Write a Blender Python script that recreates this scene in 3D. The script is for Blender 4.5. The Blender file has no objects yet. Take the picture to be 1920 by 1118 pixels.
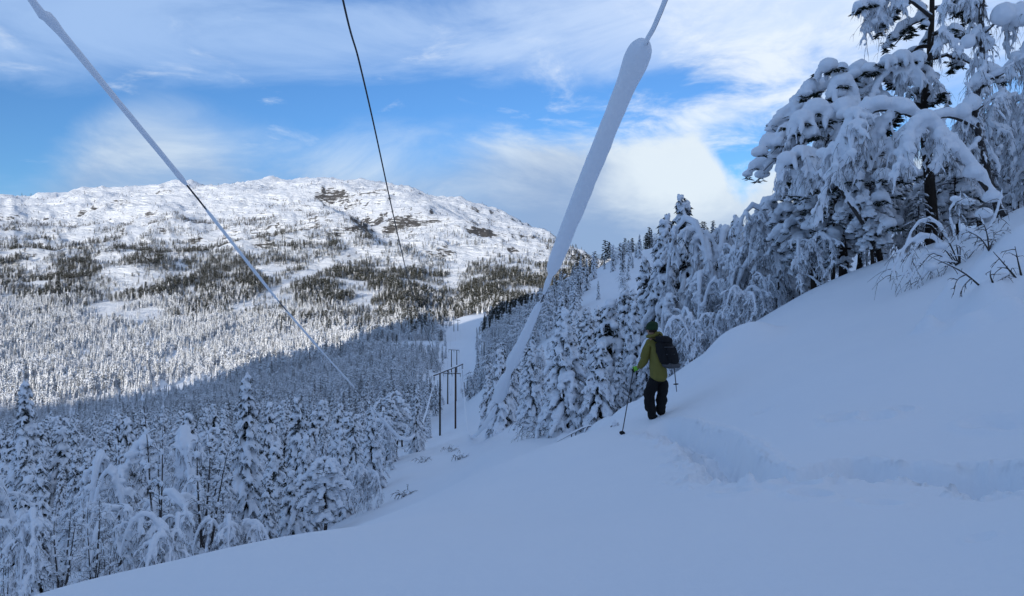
import bpy, math, random
import numpy as np
from mathutils import Vector, Matrix

random.seed(7)
rng = np.random.default_rng(7)
C = bpy.context.scene.collection
SC = bpy.context.scene

# ------------------------------------------------------------------ camera
F = 1387.0                      # focal length in photo pixels (photo is 1920 wide)
cam_d = bpy.data.cameras.new('camera')
cam_d.sensor_width = 36.0
cam_d.lens = 36.0 * F / 1920.0
cam_d.clip_start = 0.05
cam_d.clip_end = 20000
cam = bpy.data.objects.new('camera', cam_d)
C.objects.link(cam)
cam.location = (0, 0, 0)
cam.rotation_euler = (math.radians(90), 0, 0)
SC.camera = cam

# ------------------------------------------------------------------ light
SUN_EL = math.radians(8.5)
SUN_DIR = Vector((-0.3746, -0.9272, 0)).normalized()          # where the sun stands: low, behind and to the left
sun_vec = Vector((SUN_DIR.x*math.cos(SUN_EL), SUN_DIR.y*math.cos(SUN_EL), math.sin(SUN_EL)))
sd = bpy.data.lights.new('sun', 'SUN')
sd.energy = 3.9
sd.angle = math.radians(0.5)
sd.color = (1.0, 0.93, 0.82)
so = bpy.data.objects.new('sun', sd)
C.objects.link(so)
so.rotation_euler = sun_vec.to_track_quat('Z', 'Y').to_euler()

world = bpy.data.worlds.new('World')
SC.world = world
world.use_nodes = True
SKY_STRENGTH = 0.12
SC.view_settings.view_transform = 'Standard'
SC.view_settings.look = 'None'
SC.view_settings.gamma = 1.0
SC.view_settings.use_curve_mapping = False
SC.view_settings.exposure = 0.38
SC.cycles.max_bounces = 5
SC.cycles.diffuse_bounces = 3
SC.cycles.glossy_bounces = 1
SC.cycles.use_denoising = True


class NT:
    """tiny helper for node graphs"""
    def __init__(s, nt):
        s.nt = nt
        nt.nodes.clear()

    def n(s, typ, ins=None, **props):
        nd = s.nt.nodes.new(typ)
        for k, v in props.items():
            setattr(nd, k, v)
        for k, v in (ins or {}).items():
            if isinstance(v, bpy.types.NodeSocket):
                s.nt.links.new(v, nd.inputs[k])
            else:
                nd.inputs[k].default_value = v
        return nd

    def m(s, op, a, b=0.0, c=0.0, clamp=False):
        nd = s.n('ShaderNodeMath', {0: a, 1: b, 2: c}, operation=op)
        nd.use_clamp = clamp
        return nd.outputs[0]

    def noise(s, vec, scale, detail=5, rough=.55, dist=0.0):
        return s.n('ShaderNodeTexNoise', {'Vector': vec, 'Scale': scale, 'Detail': detail,
                                          'Roughness': rough, 'Distortion': dist}).outputs['Fac']

    def ss(s, x, a, b, lo=0.0, hi=1.0):
        nd = s.n('ShaderNodeMapRange', {'Value': x, 'From Min': a, 'From Max': b, 'To Min': lo, 'To Max': hi},
                 interpolation_type='SMOOTHSTEP')
        return nd.outputs[0]

    def mix(s, f, a, b):
        nd = s.n('ShaderNodeMix', data_type='RGBA')
        for k, v in ((0, f), (6, a), (7, b)):
            if isinstance(v, bpy.types.NodeSocket):
                s.nt.links.new(v, nd.inputs[k])
            else:
                nd.inputs[k].default_value = v if k == 0 else (*v, 1.0) if len(v) == 3 else v
        return nd.outputs[2]


def build_sky():
    g = NT(world.node_tree)
    sky = g.n('ShaderNodeTexSky', sky_type='NISHITA', sun_disc=False)
    sky.sun_elevation = SUN_EL
    sky.sun_rotation = math.atan2(SUN_DIR.x, SUN_DIR.y)
    sky.altitude = 600
    sky.air_density = 1.0
    sky.dust_density = 0.4
    sky.ozone_density = 2.2
    # white balance of the photograph: a deeper, purer blue
    skyc = g.n('ShaderNodeVectorMath', {0: sky.outputs[0], 1: (.54, .84, 1.26)}, operation='MULTIPLY').outputs[0]
    tc = g.n('ShaderNodeTexCoord').outputs['Generated']
    sep = g.n('ShaderNodeSeparateXYZ', {0: tc})
    X, Y, Z = sep.outputs
    az = g.m('ARCTAN2', X, Y)                     # 0 straight ahead, + right (radians)
    el = g.m('ARCSINE', Z)
    # cloud layers live on a plane overhead: streaks get long towards the horizon
    zc = g.m('MAXIMUM', g.m('ADD', Z, 0.16), 0.05)
    px = g.m('DIVIDE', X, zc)
    py = g.m('DIVIDE', Y, zc)
    pv = g.n('ShaderNodeCombineXYZ', {0: g.m('MULTIPLY', px, 0.62), 1: g.m('MULTIPLY', py, 1.0), 2: 0.0}).outputs[0]
    n1 = g.noise(pv, 0.75, 9, .56, .5)            # high veil
    pv2 = g.n('ShaderNodeCombineXYZ', {0: px, 1: py, 2: 3.7}).outputs[0]
    n2 = g.noise(pv2, 3.2, 7, .62, .4)           # small ripples
    dv = g.n('ShaderNodeCombineXYZ', {0: az, 1: g.m('MULTIPLY', el, 2.1), 2: 1.3}).outputs[0]
    n3 = g.noise(dv, 5.2, 10, .60, .5)            # low bank structure
    n4 = g.noise(dv, 1.7, 6, .5, .2)

    def gauss(a0, e0, sa, se, tilt=0.0):
        da = g.m('SUBTRACT', az, a0)
        de = g.m('SUBTRACT', g.m('SUBTRACT', el, e0), g.m('MULTIPLY', da, tilt))
        q = g.m('ADD', g.m('POWER', g.m('DIVIDE', da, sa), 2.0), g.m('POWER', g.m('DIVIDE', de, se), 2.0))
        return g.m('EXPONENT', g.m('MULTIPLY', q, -1.0))

    # ---- high veil: broad soft streaks across the top, rising slightly to the right
    veil_zone = g.m('ADD', g.m('SUBTRACT', g.ss(el, .17, .36, 0, .50), g.ss(el, .5, .9, 0, .05)), g.m('MULTIPLY', gauss(.42, .33, .24, .13), .50))
    veil_zone = g.m('ADD', veil_zone, g.m('MULTIPLY', gauss(-.33, .315, .30, .045, .05), .50))
    veil_zone = g.m('SUBTRACT', veil_zone, g.m('MULTIPLY', gauss(-.55, .40, .20, .03, .1), .65))
    veil_zone = g.m('SUBTRACT', veil_zone, g.m('MULTIPLY', gauss(-.02, .405, .12, .022, .1), .35))
    veil_zone = g.m('SUBTRACT', veil_zone, g.m('MULTIPLY', gauss(-.15, .225, .65, .05, .10), .62))
    dv2 = g.n('ShaderNodeCombineXYZ', {0: g.m('MULTIPLY', az, 1.0), 1: g.m('MULTIPLY', g.m('SUBTRACT', el, g.m('MULTIPLY', az, .10)), 4.2), 2: 7.7}).outputs[0]
    n5 = g.noise(dv2, 2.6, 9, .60, .6)
    veil = g.m('ADD', veil_zone, g.m('MULTIPLY', g.m('SUBTRACT', n5, .5), 2.5))
    veil = g.m('ADD', veil, g.m('MULTIPLY', g.m('SUBTRACT', n1, .5), .7))
    veil = g.ss(veil, -.06, 1.0, 0, .80)
    rip_zone = g.m('ADD', gauss(.36, .31, .19, .12), g.m('MULTIPLY', gauss(.25, .235, .08, .022), .75))
    rip = g.ss(g.m('ADD', g.m('MULTIPLY', rip_zone, .62), g.m('MULTIPLY', g.m('SUBTRACT', n2, .5), 2.3)), .16, .85, 0, .88)
    # ---- low bank over the mountain's right shoulder
    top = g.m('ADD', .09, g.m('MULTIPLY', g.m('MULTIPLY', g.ss(az, -.20, -.02), g.ss(az, .31, .235)), .118))
    top = g.m('ADD', top, g.m('MULTIPLY', g.ss(az, .25, .40), .085))
    top = g.m('ADD', top, g.m('MULTIPLY', g.m('MULTIPLY', g.ss(az, -.50, -.38), g.ss(az, -.02, -.20)), .095))
    top = g.m('ADD', top, g.m('MULTIPLY', gauss(-.485, .17, .075, .2), .125))
    bank_zone = g.m('DIVIDE', g.m('SUBTRACT', top, el), .085, clamp=False)
    bank_zone = g.m('ADD', g.m('MINIMUM', g.m('MAXIMUM', bank_zone, -1.0), .55), .42)
    bank_v = g.m('ADD', bank_zone, g.m('MULTIPLY', g.m('SUBTRACT', n3, .5), 1.3))
    bank_v = g.m('ADD', bank_v, g.m('MULTIPLY', g.m('SUBTRACT', n4, .5), .7))
    soft = g.ss(az, -.12, .05)
    bank = g.mix(soft, g.ss(bank_v, -.10, 1.15, 0, .82), g.ss(bank_v, .16, .55, 0, .97))
    lit = g.m('ADD', g.m('MULTIPLY', g.m('SUBTRACT', n3, .5), 2.0), g.m('MULTIPLY', gauss(.19, .150, .085, .060), .85))
    lit = g.m('ADD', lit, g.m('MULTIPLY', g.m('SUBTRACT', n4, .5), .8))
    lit = g.m('ADD', lit, g.m('MULTIPLY', g.m('SUBTRACT', el, .135), 5.0))
    lit = g.m('ADD', lit, g.m('MULTIPLY', gauss(.42, .12, .12, .05), .5))
    lit = g.m('SUBTRACT', lit, g.m('MULTIPLY', gauss(.06, .10, .16, .06), .30))
    lit = g.ss(lit, -.45, .80)
    bankc = g.mix(lit, (1.8, 2.65, 4.2), (5.0, 5.6, 6.1))
    veilc = g.mix(g.ss(az, -.35, .45), (2.7, 3.9, 6.0), (4.9, 5.7, 7.0))
    col = g.mix(veil, skyc, veilc)
    col = g.mix(rip, col, (5.6, 6.1, 6.7))
    col = g.mix(bank, col, bankc)
    bg = g.n('ShaderNodeBackground', {'Color': col, 'Strength': SKY_STRENGTH})
    out = g.n('ShaderNodeOutputWorld', {0: bg.outputs[0]})


build_sky()

# ------------------------------------------------------------------ numpy noise
_perm = rng.permutation(256)
_perm = np.concatenate([_perm, _perm, _perm])
_val = rng.random(256) * 2 - 1


def vnoise(x, y, z=0.0):
    x = np.asarray(x, float); y = np.asarray(y, float); z = np.asarray(z, float) + 0 * x
    xi = np.floor(x).astype(int); yi = np.floor(y).astype(int); zi = np.floor(z).astype(int)
    xf = x - xi; yf = y - yi; zf = z - zi
    u = xf*xf*xf*(xf*(xf*6-15)+10); v = yf*yf*yf*(yf*(yf*6-15)+10); w = zf*zf*zf*(zf*(zf*6-15)+10)
    xi &= 255; yi &= 255; zi &= 255

    def h(a, b, c):
        return _val[_perm[_perm[_perm[a & 255] + (b & 255)] + (c & 255)]]
    def lerp(a, b, t): return a + (b - a) * t
    return lerp(lerp(lerp(h(xi, yi, zi), h(xi+1, yi, zi), u), lerp(h(xi, yi+1, zi), h(xi+1, yi+1, zi), u), v),
                lerp(lerp(h(xi, yi, zi+1), h(xi+1, yi, zi+1), u), lerp(h(xi, yi+1, zi+1), h(xi+1, yi+1, zi+1), u), v), w)


def fbm(x, y, z=0.0, oct=5, gain=.5, lac=2.03):
    s = 0; a = 1; t = 0
    for i in range(oct):
        s = s + a * vnoise(x + 17.3*i, y - 9.1*i, z + 3.3*i); t += a
        x = x * lac; y = y * lac; z = np.asarray(z) * lac; a *= gain
    return s / t


def ridged(x, y, oct=5):
    s = 0; a = 1; t = 0
    for i in range(oct):
        s = s + a * (1 - 2*np.abs(vnoise(x + 7.7*i, y + 3.1*i, .5*i))); t += a
        x = x * 2.07; y = y * 2.07; a *= .5
    return s / t


# ------------------------------------------------------------------ the lie of the land
# survey points: bearing and angle of elevation as measured from where the photographer stands, and distance
SURVEY = [
 # (px, py, distance)  near slope
 (960,1118,3.6),(1500,1118,3.3),(1920,1118,3.0),(400,1118,4.2),(1920,950,4.6),(1500,950,5.0),(960,1000,6.0),
 (1920,800,6.6),(1600,800,7.6),(1300,860,9.2),(1228,788,13.3),(1100,860,10.5),(1400,740,12.5),(1600,700,10.5),
 (1920,640,9.0),(1750,600,12.5),(1920,520,12.0),(1500,640,15.0),(1700,520,17.0),
 # crest of the near slope
 (150,1106,7.0),(250,1085,7.4),(330,1068,7.6),(480,1040,8.5),(600,1018,9.4),(740,958,11),(850,912,12),(960,862,13),(1090,812,14.5),
 (1200,768,16),(1280,697,17),(1350,650,18),(1430,598,19.5),(1500,556,20.5),(1600,510,21),(1700,478,20),(1820,440,18.5),(1920,395,17.5),
 (0,1150,6.0),
 # falling away behind it
 (0,1200,14),(150,1180,14),(330,1125,16),(480,1090,20),(600,1045,20),(740,985,22),(850,915,24),(960,830,27),(1090,815,24),(1200,760,27),
 (1350,690,30),(1500,610,32),(1700,540,34),(1920,450,34),
 # valley side on the left
 (0,1130,30),(150,1110,30),(330,1085,32),(480,1052,44),(0,1010,60),(150,985,62),(330,950,64),(480,930,70),
 (0,900,110),(150,880,110),(330,870,110),(480,850,120),(0,835,220),(150,825,230),(330,805,220),(480,785,220),
 (0,800,400),(150,787,400),(330,762,400),(480,730,400),
 # cut under the power line
 (620,1012,24),(690,955,31),(745,885,48),(770,855,70),(800,832,100),(825,816,133),(854,807,127),(835,775,190),(847,753,260),(850,703,350),
 (860,655,480),(854,621,690),(872,592,860),(860,600,1000),
 (880,870,40),(960,800,46),(900,830,60),(985,745,72),(930,778,90),(900,790,115),(1000,800,36),
 (640,850,110),(640,770,220),(640,720,330),(640,690,420),(760,740,220),(760,690,350),(760,650,520),
 # right-hand side
 (1000,700,120),(1100,700,70),(1250,640,70),(1450,560,70),(1700,460,70),(1920,370,60),
 (920,690,240),(1000,600,200),(1060,545,215),(1110,512,240),(1150,487,262),(1200,475,275),(1250,466,285),(1350,450,300),(1500,425,300),
 (1700,380,300),(1920,330,300),(1150,560,150),(1300,520,150),(960,620,380),(1060,560,330),(1200,500,350),(1500,460,380),(1920,380,420),
 (1100,560,450),(940,612,560),(930,590,800),(1000,582,700),(1100,575,700),(1300,560,700),(1700,520,800),
 # floor and far side
 (0,742,520),(150,735,520),(330,715,540),(500,690,560),(640,660,600),(740,630,650),(800,610,720),
 (0,650,780),(200,640,800),(400,625,830),(600,610,880),(760,590,920),
 (0,560,1150),(200,555,1180),(400,550,1200),(600,545,1230),(760,560,1150),(900,565,1150),(1000,560,1100),(1100,560,1100),
 (0,490,1550),(200,487,1580),(400,480,1600),(560,480,1600),(700,500,1550),(850,530,1450),(1000,530,1400),(1100,520,1400),
 (0,430,1950),(200,430,2000),(400,425,2050),(560,420,2050),(720,430,1950),(850,450,1900),(950,470,1850),(1050,495,1750),
 (0,392,2400),(200,388,2400),(400,378,2450),(580,375,2450),(720,385,2350),(850,410,2250),(950,440,2150),(1050,476,2000),
 (-50,372,2900),(0,370,2900),(180,364,2950),(330,352,3000),(450,351,3000),(560,352,2950),(650,354,2850),(760,363,2750),(850,384,2600),(920,408,2500),
 (985,436,2400),(1040,462,2300),(1095,489,2200),(1150,512,2200),(1300,545,2200),(1500,560,2200),(1900,560,2200),
 (0,400,4200),(400,385,4200),(800,410,4000),(1100,530,4000),(1500,560,4000),(1900,560,4000),
]
pts = []
for px, py, d in SURVEY:
    pts.append(((px-960)/F*d, d, (559-py)/F*d))
# round the photographer, and the country outside the frame
pts += [(0, 0, -1.62), (1.5, 0, -1.1), (-1.5, 0, -1.95), (0, 2, -1.7), (0, -3, -1.6), (4, 0, .2), (-4, 0, -3.2), (3, 3, -.55), (-3, 3, -2.45),
        (10, 0, 3.6), (-12, 0, -9), (0, -15, -1.0), (10, -15, 4), (-14, -15, -8), (30, 0, 12), (-35, 0, -20),
        (40, 40, 10), (60, -40, 26), (-60, -40, -22), (150, 40, 45), (150, -120, 60), (-150, 40, -62), (-150, -120, -40), (300, 0, 75),
        (-300, 0, -66), (350, 250, 55), (-400, 250, -75), (600, 0, 80), (600, 500, 40), (1000, 900, 40), (1500, 0, 60), (2500, 2000, 60),
        (-800, 300, -40), (-1200, 700, 60), (-1600, 0, 120), (-2600, 1500, 420), (-3000, 0, 300), (-300, -300, -20), (0, -300, 30), (-500, -900, -40), (0, -900, 0), (-600, -1500, -30), (-1000, -2600, -40), (0, -2600, 0), (-1500, -1300, -20), (-700, -500, -40),
        (300, -300, 95), (0, -5000, 200), (4500, 0, 100), (-4500, 0, 250), (4500, 4500, 100), (-4500, 4500, 300)]
P = np.array(pts)


def warp(x, y):
    r = np.hypot(x, y) + 1e-9
    s = np.arcsinh(r / 5.0) / r
    return x*s, y*s


def norm_r(x, y):
    return np.sqrt(x*x + y*y + 16.0)


def tps_k(r2):
    return np.where(r2 > 1e-12, r2*np.log(np.maximum(r2, 1e-12)), 0.0)


cu, cv = warp(P[:, 0], P[:, 1])
ce = P[:, 2] / norm_r(P[:, 0], P[:, 1])
_n = len(P)
K = tps_k((cu[:, None]-cu)**2 + (cv[:, None]-cv)**2) + np.eye(_n)*2e-4
Q = np.c_[np.ones(_n), cu, cv]
A = np.block([[K, Q], [Q.T, np.zeros((3, 3))]])
W = np.linalg.solve(A, np.r_[ce, 0, 0, 0])


def base_h(x, y):
    x = np.asarray(x, float); y = np.asarray(y, float)
    shp = x.shape
    x = x.ravel(); y = y.ravel()
    out = np.empty_like(x)
    for i in range(0, len(x), 60000):
        u, v = warp(x[i:i+60000], y[i:i+60000])
        k = tps_k((u[:, None]-cu)**2 + (v[:, None]-cv)**2)
        out[i:i+60000] = k @ W[:_n] + W[_n] + W[_n+1]*u + W[_n+2]*v
    return (out * norm_r(x, y)).reshape(shp)


def sstep(a, b, x):
    t = np.clip((x-a)/(b-a), 0, 1)
    return t*t*(3-2*t)


BACK_R = 640.0
# where the shadow of the added, unseen ridge should end across the valley (px, py, distance)
BORDER = [(-200, 800, 340), (0, 790, 380), (100, 780, 420), (300, 748, 480), (500, 702, 560), (640, 668, 600)]
_b = np.array([((a-960)/F*d, d, (559-b)/F*d) for a, b, d in BORDER])
_bs = _b[:, 0]*SUN_DIR.y - _b[:, 1]*SUN_DIR.x
_bt = -(_b[:, 0]*SUN_DIR.x + _b[:, 1]*SUN_DIR.y)
_bh = _b[:, 2] + math.tan(SUN_EL)*(_bt + BACK_R)
_bs = np.r_[_bs, _bs[-1]-28, _bs[-1]-90, -400]; _bh = np.r_[_bh, _bh[-1]+75, 330, 430]     # raised shoulder, so the added ridge also shades the right side
_o = np.argsort(_bs); _bs = _bs[_o]; _bh = _bh[_o]


def shade_ridge(x, y):
    """unseen ridge added behind the camera, crest shaped to shade this side of the valley"""
    t = -(x*SUN_DIR.x + y*SUN_DIR.y)                # + = away from the sun
    s = x*SUN_DIR.y - y*SUN_DIR.x                   # along the ridge
    top = sum(np.interp(s + k, _bs, _bh) for k in (-10, 0, 10))/3 + 4*fbm(s/90.0, 0*s, 0.3, 3)
    prof = np.exp(-((t + BACK_R)/210.0)**2)
    return prof, top


GULLY = [((615, 362), 2500), ((640, 400), 2300), ((690, 445), 2050), ((745, 490), 1750)]
GPTS = np.array([((a-960)/F*d, d) for (a, b), d in GULLY])


def seg_dist(x, y, pl):
    """distance to a polyline, signed side, and parameter along"""
    best = np.full(x.shape, 1e9); side = np.zeros(x.shape); par = np.zeros(x.shape)
    for i in range(len(pl)-1):
        a = pl[i]; b = pl[i+1]
        dx, dy = b[0]-a[0], b[1]-a[1]
        L2 = dx*dx+dy*dy
        t = np.clip(((x-a[0])*dx+(y-a[1])*dy)/L2, 0, 1)
        ex = x-(a[0]+t*dx); ey = y-(a[1]+t*dy)
        d = np.hypot(ex, ey)
        m = d < best
        best[m] = d[m]
        side[m] = np.sign(dx*ey-dy*ex)[m]
        par[m] = (i+t)[m]
    return best, side, par


def far_detail(x, y):
    r = np.hypot(x, y)
    h = np.zeros_like(r)
    m = r > 25
    xx, yy, rr = x[m], y[m], r[m]
    hh = 0.35*fbm(xx/9, yy/9, 0, 3)*sstep(25, 60, rr)
    hh += 2.2*fbm(xx/55, yy/55, 1, 3)*sstep(90, 300, rr)
    # the open mountain: terraces, whalebacks and gullies running down to the right
    mt = sstep(1150, 1900, rr)
    ca, sa = math.cos(.6), math.sin(.6)
    p = xx*ca + yy*sa; q = -xx*sa + yy*ca
    hh += mt*(30*ridged(p/420, q/230, 4) + 22*fbm(p/170, q/110, 4, 4) + 11*fbm(p/60, q/36, 6, 3) + 6.0*ridged(p/30 + 9, q/19, 3))
    hh += sstep(700, 1200, rr)*5*fbm(xx/120, yy/90, 2, 5)
    gd, gs, gp = seg_dist(xx, yy, GPTS)
    hh += mt*(-24*np.exp(-(gd/55)**2) + 10*np.exp(-((gd-75)/50)**2)*(gs < 0))
    h[m] = hh
    return h


# where the photo's right part shows mounds over buried bushes and boulders (x, y, radius, height)
MOUNDS = []


def near_detail(x, y):
    h = 0.05*fbm(x/2.3, y/2.3, 0, 3) + 0.16*fbm(x/6.0, y/6.0, 5, 2)
    h = h*sstep(1.0, 4.0, np.hypot(x, y))
    for mx, my, mr, mh in MOUNDS:
        d2 = ((x-mx)**2+(y-my)**2)/(mr*mr)
        h = h + mh*np.exp(-d2**1.5)
    return h


def height(x, y):
    x = np.atleast_1d(np.asarray(x, float)); y = np.atleast_1d(np.asarray(y, float))
    z = base_h(x, y) + far_detail(x, y) + near_detail(x, y)
    prof, top = shade_ridge(x, y)
    return z*(1-prof) + top*prof


def ground_at(px, py, dmin=3.0, dmax=60.0):
    """first ground point on the bearing (px, py)"""
    d = np.exp(np.linspace(math.log(dmin), math.log(dmax), 900))
    x = (px-960)/F*d; zr = (559-py)/F*d
    z = height(x, d)
    k = np.nonzero(z >= zr)[0]
    i = k[0] if len(k) else np.argmin(zr - z)
    return float(x[i]), float(d[i]), float(z[i])


_m = []
for px, py, r, hh in ((1385, 652, .80, .40), (1330, 692, .45, .12), (1765, 598, .24, .24), (1738, 618, .16, .14), (1800, 585, .22, .20), (1820, 612, .26, .12),
                      (1850, 575, .30, .26), (1885, 590, .22, .15), (1700, 500, .6, .20), (1900, 480, .6, .34), (1855, 520, .40, .24), (1905, 545, .35, .20),
                      (1170, 778, .40, .17), (1125, 802, .36, .16), (1060, 822, .32, .14)):
    gx, gy, gz = ground_at(px, py)
    _m.append((gx, gy, r, hh*(1.5 if px > 1500 else 1.2)))
MOUNDS += _m

# the trodden furrow that comes in from the right and ends at the walker's boots, and the footprints beside it
TR_PX = [(1238, 790), (1262, 793), (1299, 803), (1348, 820), (1390, 846), (1414, 876), (1450, 886), (1488, 888), (1547, 883), (1607, 870),
         (1672, 876), (1746, 880), (1816, 880), (1871, 882), (1920, 886), (2000, 890)]
TR = np.array([ground_at(a, b)[:2] for a, b in TR_PX])
TR2_PX = [(1285, 826), (1330, 852), (1380, 876), (1420, 886)]
TR2 = np.array([ground_at(a, b)[:2] for a, b in TR2_PX])
TR3_PX = [(1500, 802), (1570, 790), (1640, 784), (1700, 776)]
PITS = [(1432, 772, .10, .05), (1580, 787, .12, .09), (1640, 783, .14, .08), (1270, 868, .11, .08), (1490, 912, .12, .10), (1520, 930, .10, .08), (1375, 925, .09, .07),
        (1600, 905, .11, .05), (1650, 945, .10, .05), (1560, 780, .10, .05), (1690, 770, .09, .07), (1230, 820, .12, .05), (1850, 800, .16, .08), (1900, 795, .2, .08),
        (1420, 905, .12, .06), (1340, 875, .10, .07), (1300, 860, .10, .06), (1900, 925, .07, .03), (1840, 1010, .05, .02)]
PITP = [(*ground_at(a, b)[:2], r, d) for a, b, r, d in PITS]


def trench(x, y):
    h = np.zeros_like(x)
    m = (np.hypot(x, y) < 22) & (y > 1) & (np.abs(x) < 14)
    xx, yy = x[m], y[m]
    wob = .07*fbm(xx*1.7, yy*1.7, 2, 4)
    d, s, p = seg_dist(xx, yy, TR)
    arc_ = np.r_[0, np.cumsum(np.hypot(*np.diff(TR, axis=0).T))]
    L = np.interp(p, np.arange(len(TR)), arc_)
    rub = fbm(xx*9, yy*9, 7, 3)
    sd_ = d*s + wob + .03*fbm(xx*6, yy*6, 4, 3)          # + uphill
    on = sstep(-.05, .5, L)*(d < 1.6)
    D = .34 + .08*fbm(L*1.3, 0*L, 2, 2) + .03*np.sin(L*10)
    floor_ = -D*sstep(-.62, -.05, sd_)                   # trodden shelf, deepest against the bank
    wall = 1 - sstep(.0, .13 + .03*np.sin(L*2.1), sd_)
    t = np.where(sd_ < 0, floor_, -D*wall)*on
    t += on*(.045*rub*((sd_ < .01) & (sd_ > -.42)))
    clod = np.maximum(fbm(xx*8, yy*8, 11, 3)-.08, 0)
    t += on*.15*clod*np.exp(-((sd_+.50)/.24)**2)
    t += on*.03*np.exp(-((sd_-.19)/.05)**2)*(1+rub) - on*.07*np.exp(-((sd_+.03)/.045)**2)*(.6+rub)
    t += on*.05*fbm(xx*14, yy*14, 1, 2)*((sd_ > -.5) & (sd_ < .14))
    d2, s2, p2 = seg_dist(xx, yy, TR2)
    t2 = -.15*(1 - sstep(.07, .13, d2+wob*.6))
    t += t2
    for (a, b, r, dd) in PITP:
        q = ((xx-a)**2 + (yy-b)**2)/(r*r)
        t += -dd*np.exp(-q**2) + .35*dd*np.exp(-(np.sqrt(q)-1.5)**2*6)
    h[m] = t
    return h


# ------------------------------------------------------------------ materials
def new_mat(name):
    m = bpy.data.materials.new(name)
    m.use_nodes = True
    return m, NT(m.node_tree)


def finish(g, col, rough=.7, bump=None, bstr=.3, bdist=.01, spec=.25, sss=0.0, metal=0.0):
    ins = {'Base Color': col if isinstance(col, bpy.types.NodeSocket) else (*col, 1), 'Roughness': rough,
           'Specular IOR Level': spec, 'Metallic': metal}
    if sss:
        ins['Subsurface Weight'] = sss
        ins['Subsurface Radius'] = (.06, .08, .10)
        ins['Subsurface Scale'] = .3
    if bump is not None:
        b = g.n('ShaderNodeBump', {'Height': bump, 'Strength': bstr, 'Distance': bdist})
        ins['Normal'] = b.outputs[0]
    p = g.n('ShaderNodeBsdfPrincipled', ins)
    g.n('ShaderNodeOutputMaterial', {0: p.outputs[0]})
    return p


SNOW_C = (.86, .885, .92)


def mat_snow_ground():
    m, g = new_mat('snow_ground')
    pos = g.n('ShaderNodeNewGeometry').outputs['Position']
    a = g.noise(pos, 1.6, 5, .6)
    b = g.noise(pos, 28, 4, .6)
    c = g.noise(g.n('ShaderNodeMapping', {'Vector': pos, 'Rotation': (0, 0, .5), 'Scale': (2.2, 7.0, 3.0)}).outputs[0], 1.0, 5, .6)
    bump = g.m('ADD', g.m('MULTIPLY', a, .8), g.m('ADD', g.m('MULTIPLY', b, .11), g.m('MULTIPLY', c, .22)))
    bump = g.m('ADD', bump, g.m('MULTIPLY', g.noise(pos, 90, 3, .7), .035))
    spk = g.noise(pos, 160, 2, .5)
    rough = g.ss(spk, .45, .75, .75, .35)
    col = g.mix(g.noise(pos, .5, 3), (.83, .86, .90), (.89, .905, .93))
    finish(g, col, rough, bump, .55, .05, .2)
    return m


def mat_mountain():
    m, g = new_mat('mountain_snow_and_rock')
    geo = g.n('ShaderNodeNewGeometry')
    pos, nor = geo.outputs['Position'], geo.outputs['Normal']
    nz = g.n('ShaderNodeSeparateXYZ', {0: nor}).outputs[2]
    z = g.n('ShaderNodeSeparateXYZ', {0: pos}).outputs[2]
    mp = g.n('ShaderNodeMapping', {'Vector': pos, 'Rotation': (0, 0, -.6), 'Scale': (.010, .028, .05)}).outputs[0]
    n1 = g.noise(mp, 1.0, 8, .68)
    n2 = g.noise(g.n('ShaderNodeMapping', {'Vector': pos, 'Rotation': (0, 0, -.6), 'Scale': (.035, .11, .25)}).outputs[0], 1.0, 6, .65)
    steep = g.ss(nz, .94, .76)
    rock = g.m('ADD', g.m('MULTIPLY', steep, .26), g.m('MULTIPLY', n1, .42))
    rock = g.m('ADD', rock, g.m('MULTIPLY', n2, .85))
    rock = g.m('ADD', rock, g.m('MULTIPLY', g.m('SUBTRACT', g.noise(pos, .0032, 3, .5), .5), .55))
    rock = g.ss(rock, .83, .90)
    rockc = g.mix(n2, (.045, .045, .05), (.15, .14, .13))
    snow = g.mix(n1, (.84, .87, .91), (.90, .91, .93))
    col = g.mix(rock, snow, rockc)
    finish(g, col, .75, g.m('ADD', g.m('MULTIPLY', n1, 1.0), g.m('MULTIPLY', n2, .5)), 1.0, 16.0, .15)
    return m


def mat_snow():
    m, g = new_mat('snow_on_branches')
    pos = g.n('ShaderNodeTexCoord').outputs['Object']
    a = g.noise(pos, 9, 4, .6)
    col = g.mix(a, (.82, .85, .90), (.89, .905, .93))
    finish(g, col, .7, a, .4, .05, .2)
    return m


def mat_frosted(name, dark1, dark2, lo, hi, nscale=7.0, rough=.85):
    """bark, twigs or needles with snow lying on whatever faces up"""
    m, g = new_mat(name)
    geo = g.n('ShaderNodeNewGeometry')
    nz = g.n('ShaderNodeSeparateXYZ', {0: geo.outputs['True Normal']}).outputs[2]
    pos = g.n('ShaderNodeTexCoord').outputs['Object']
    n = g.noise(pos, nscale, 3, .6)
    v = g.m('ADD', nz, g.m('MULTIPLY', g.m('SUBTRACT', n, .5), 1.6))
    f = g.ss(v, lo, hi)
    dark = g.mix(g.noise(pos, 3.1*nscale, 2), dark1, dark2)
    col = g.mix(f, dark, SNOW_C)
    finish(g, col, rough, None, spec=.15)
    return m


def mat_plain(name, c1, c2=None, scale=20, rough=.8, bstr=.3, bdist=.005, spec=.25, metal=0.0):
    m, g = new_mat(name)
    pos = g.n('ShaderNodeTexCoord').outputs['Object']
    n = g.noise(pos, scale, 5, .6)
    col = g.mix(n, c1, c2 or c1)
    finish(g, col, rough, n, bstr, bdist, spec, metal=metal)
    return m


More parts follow.
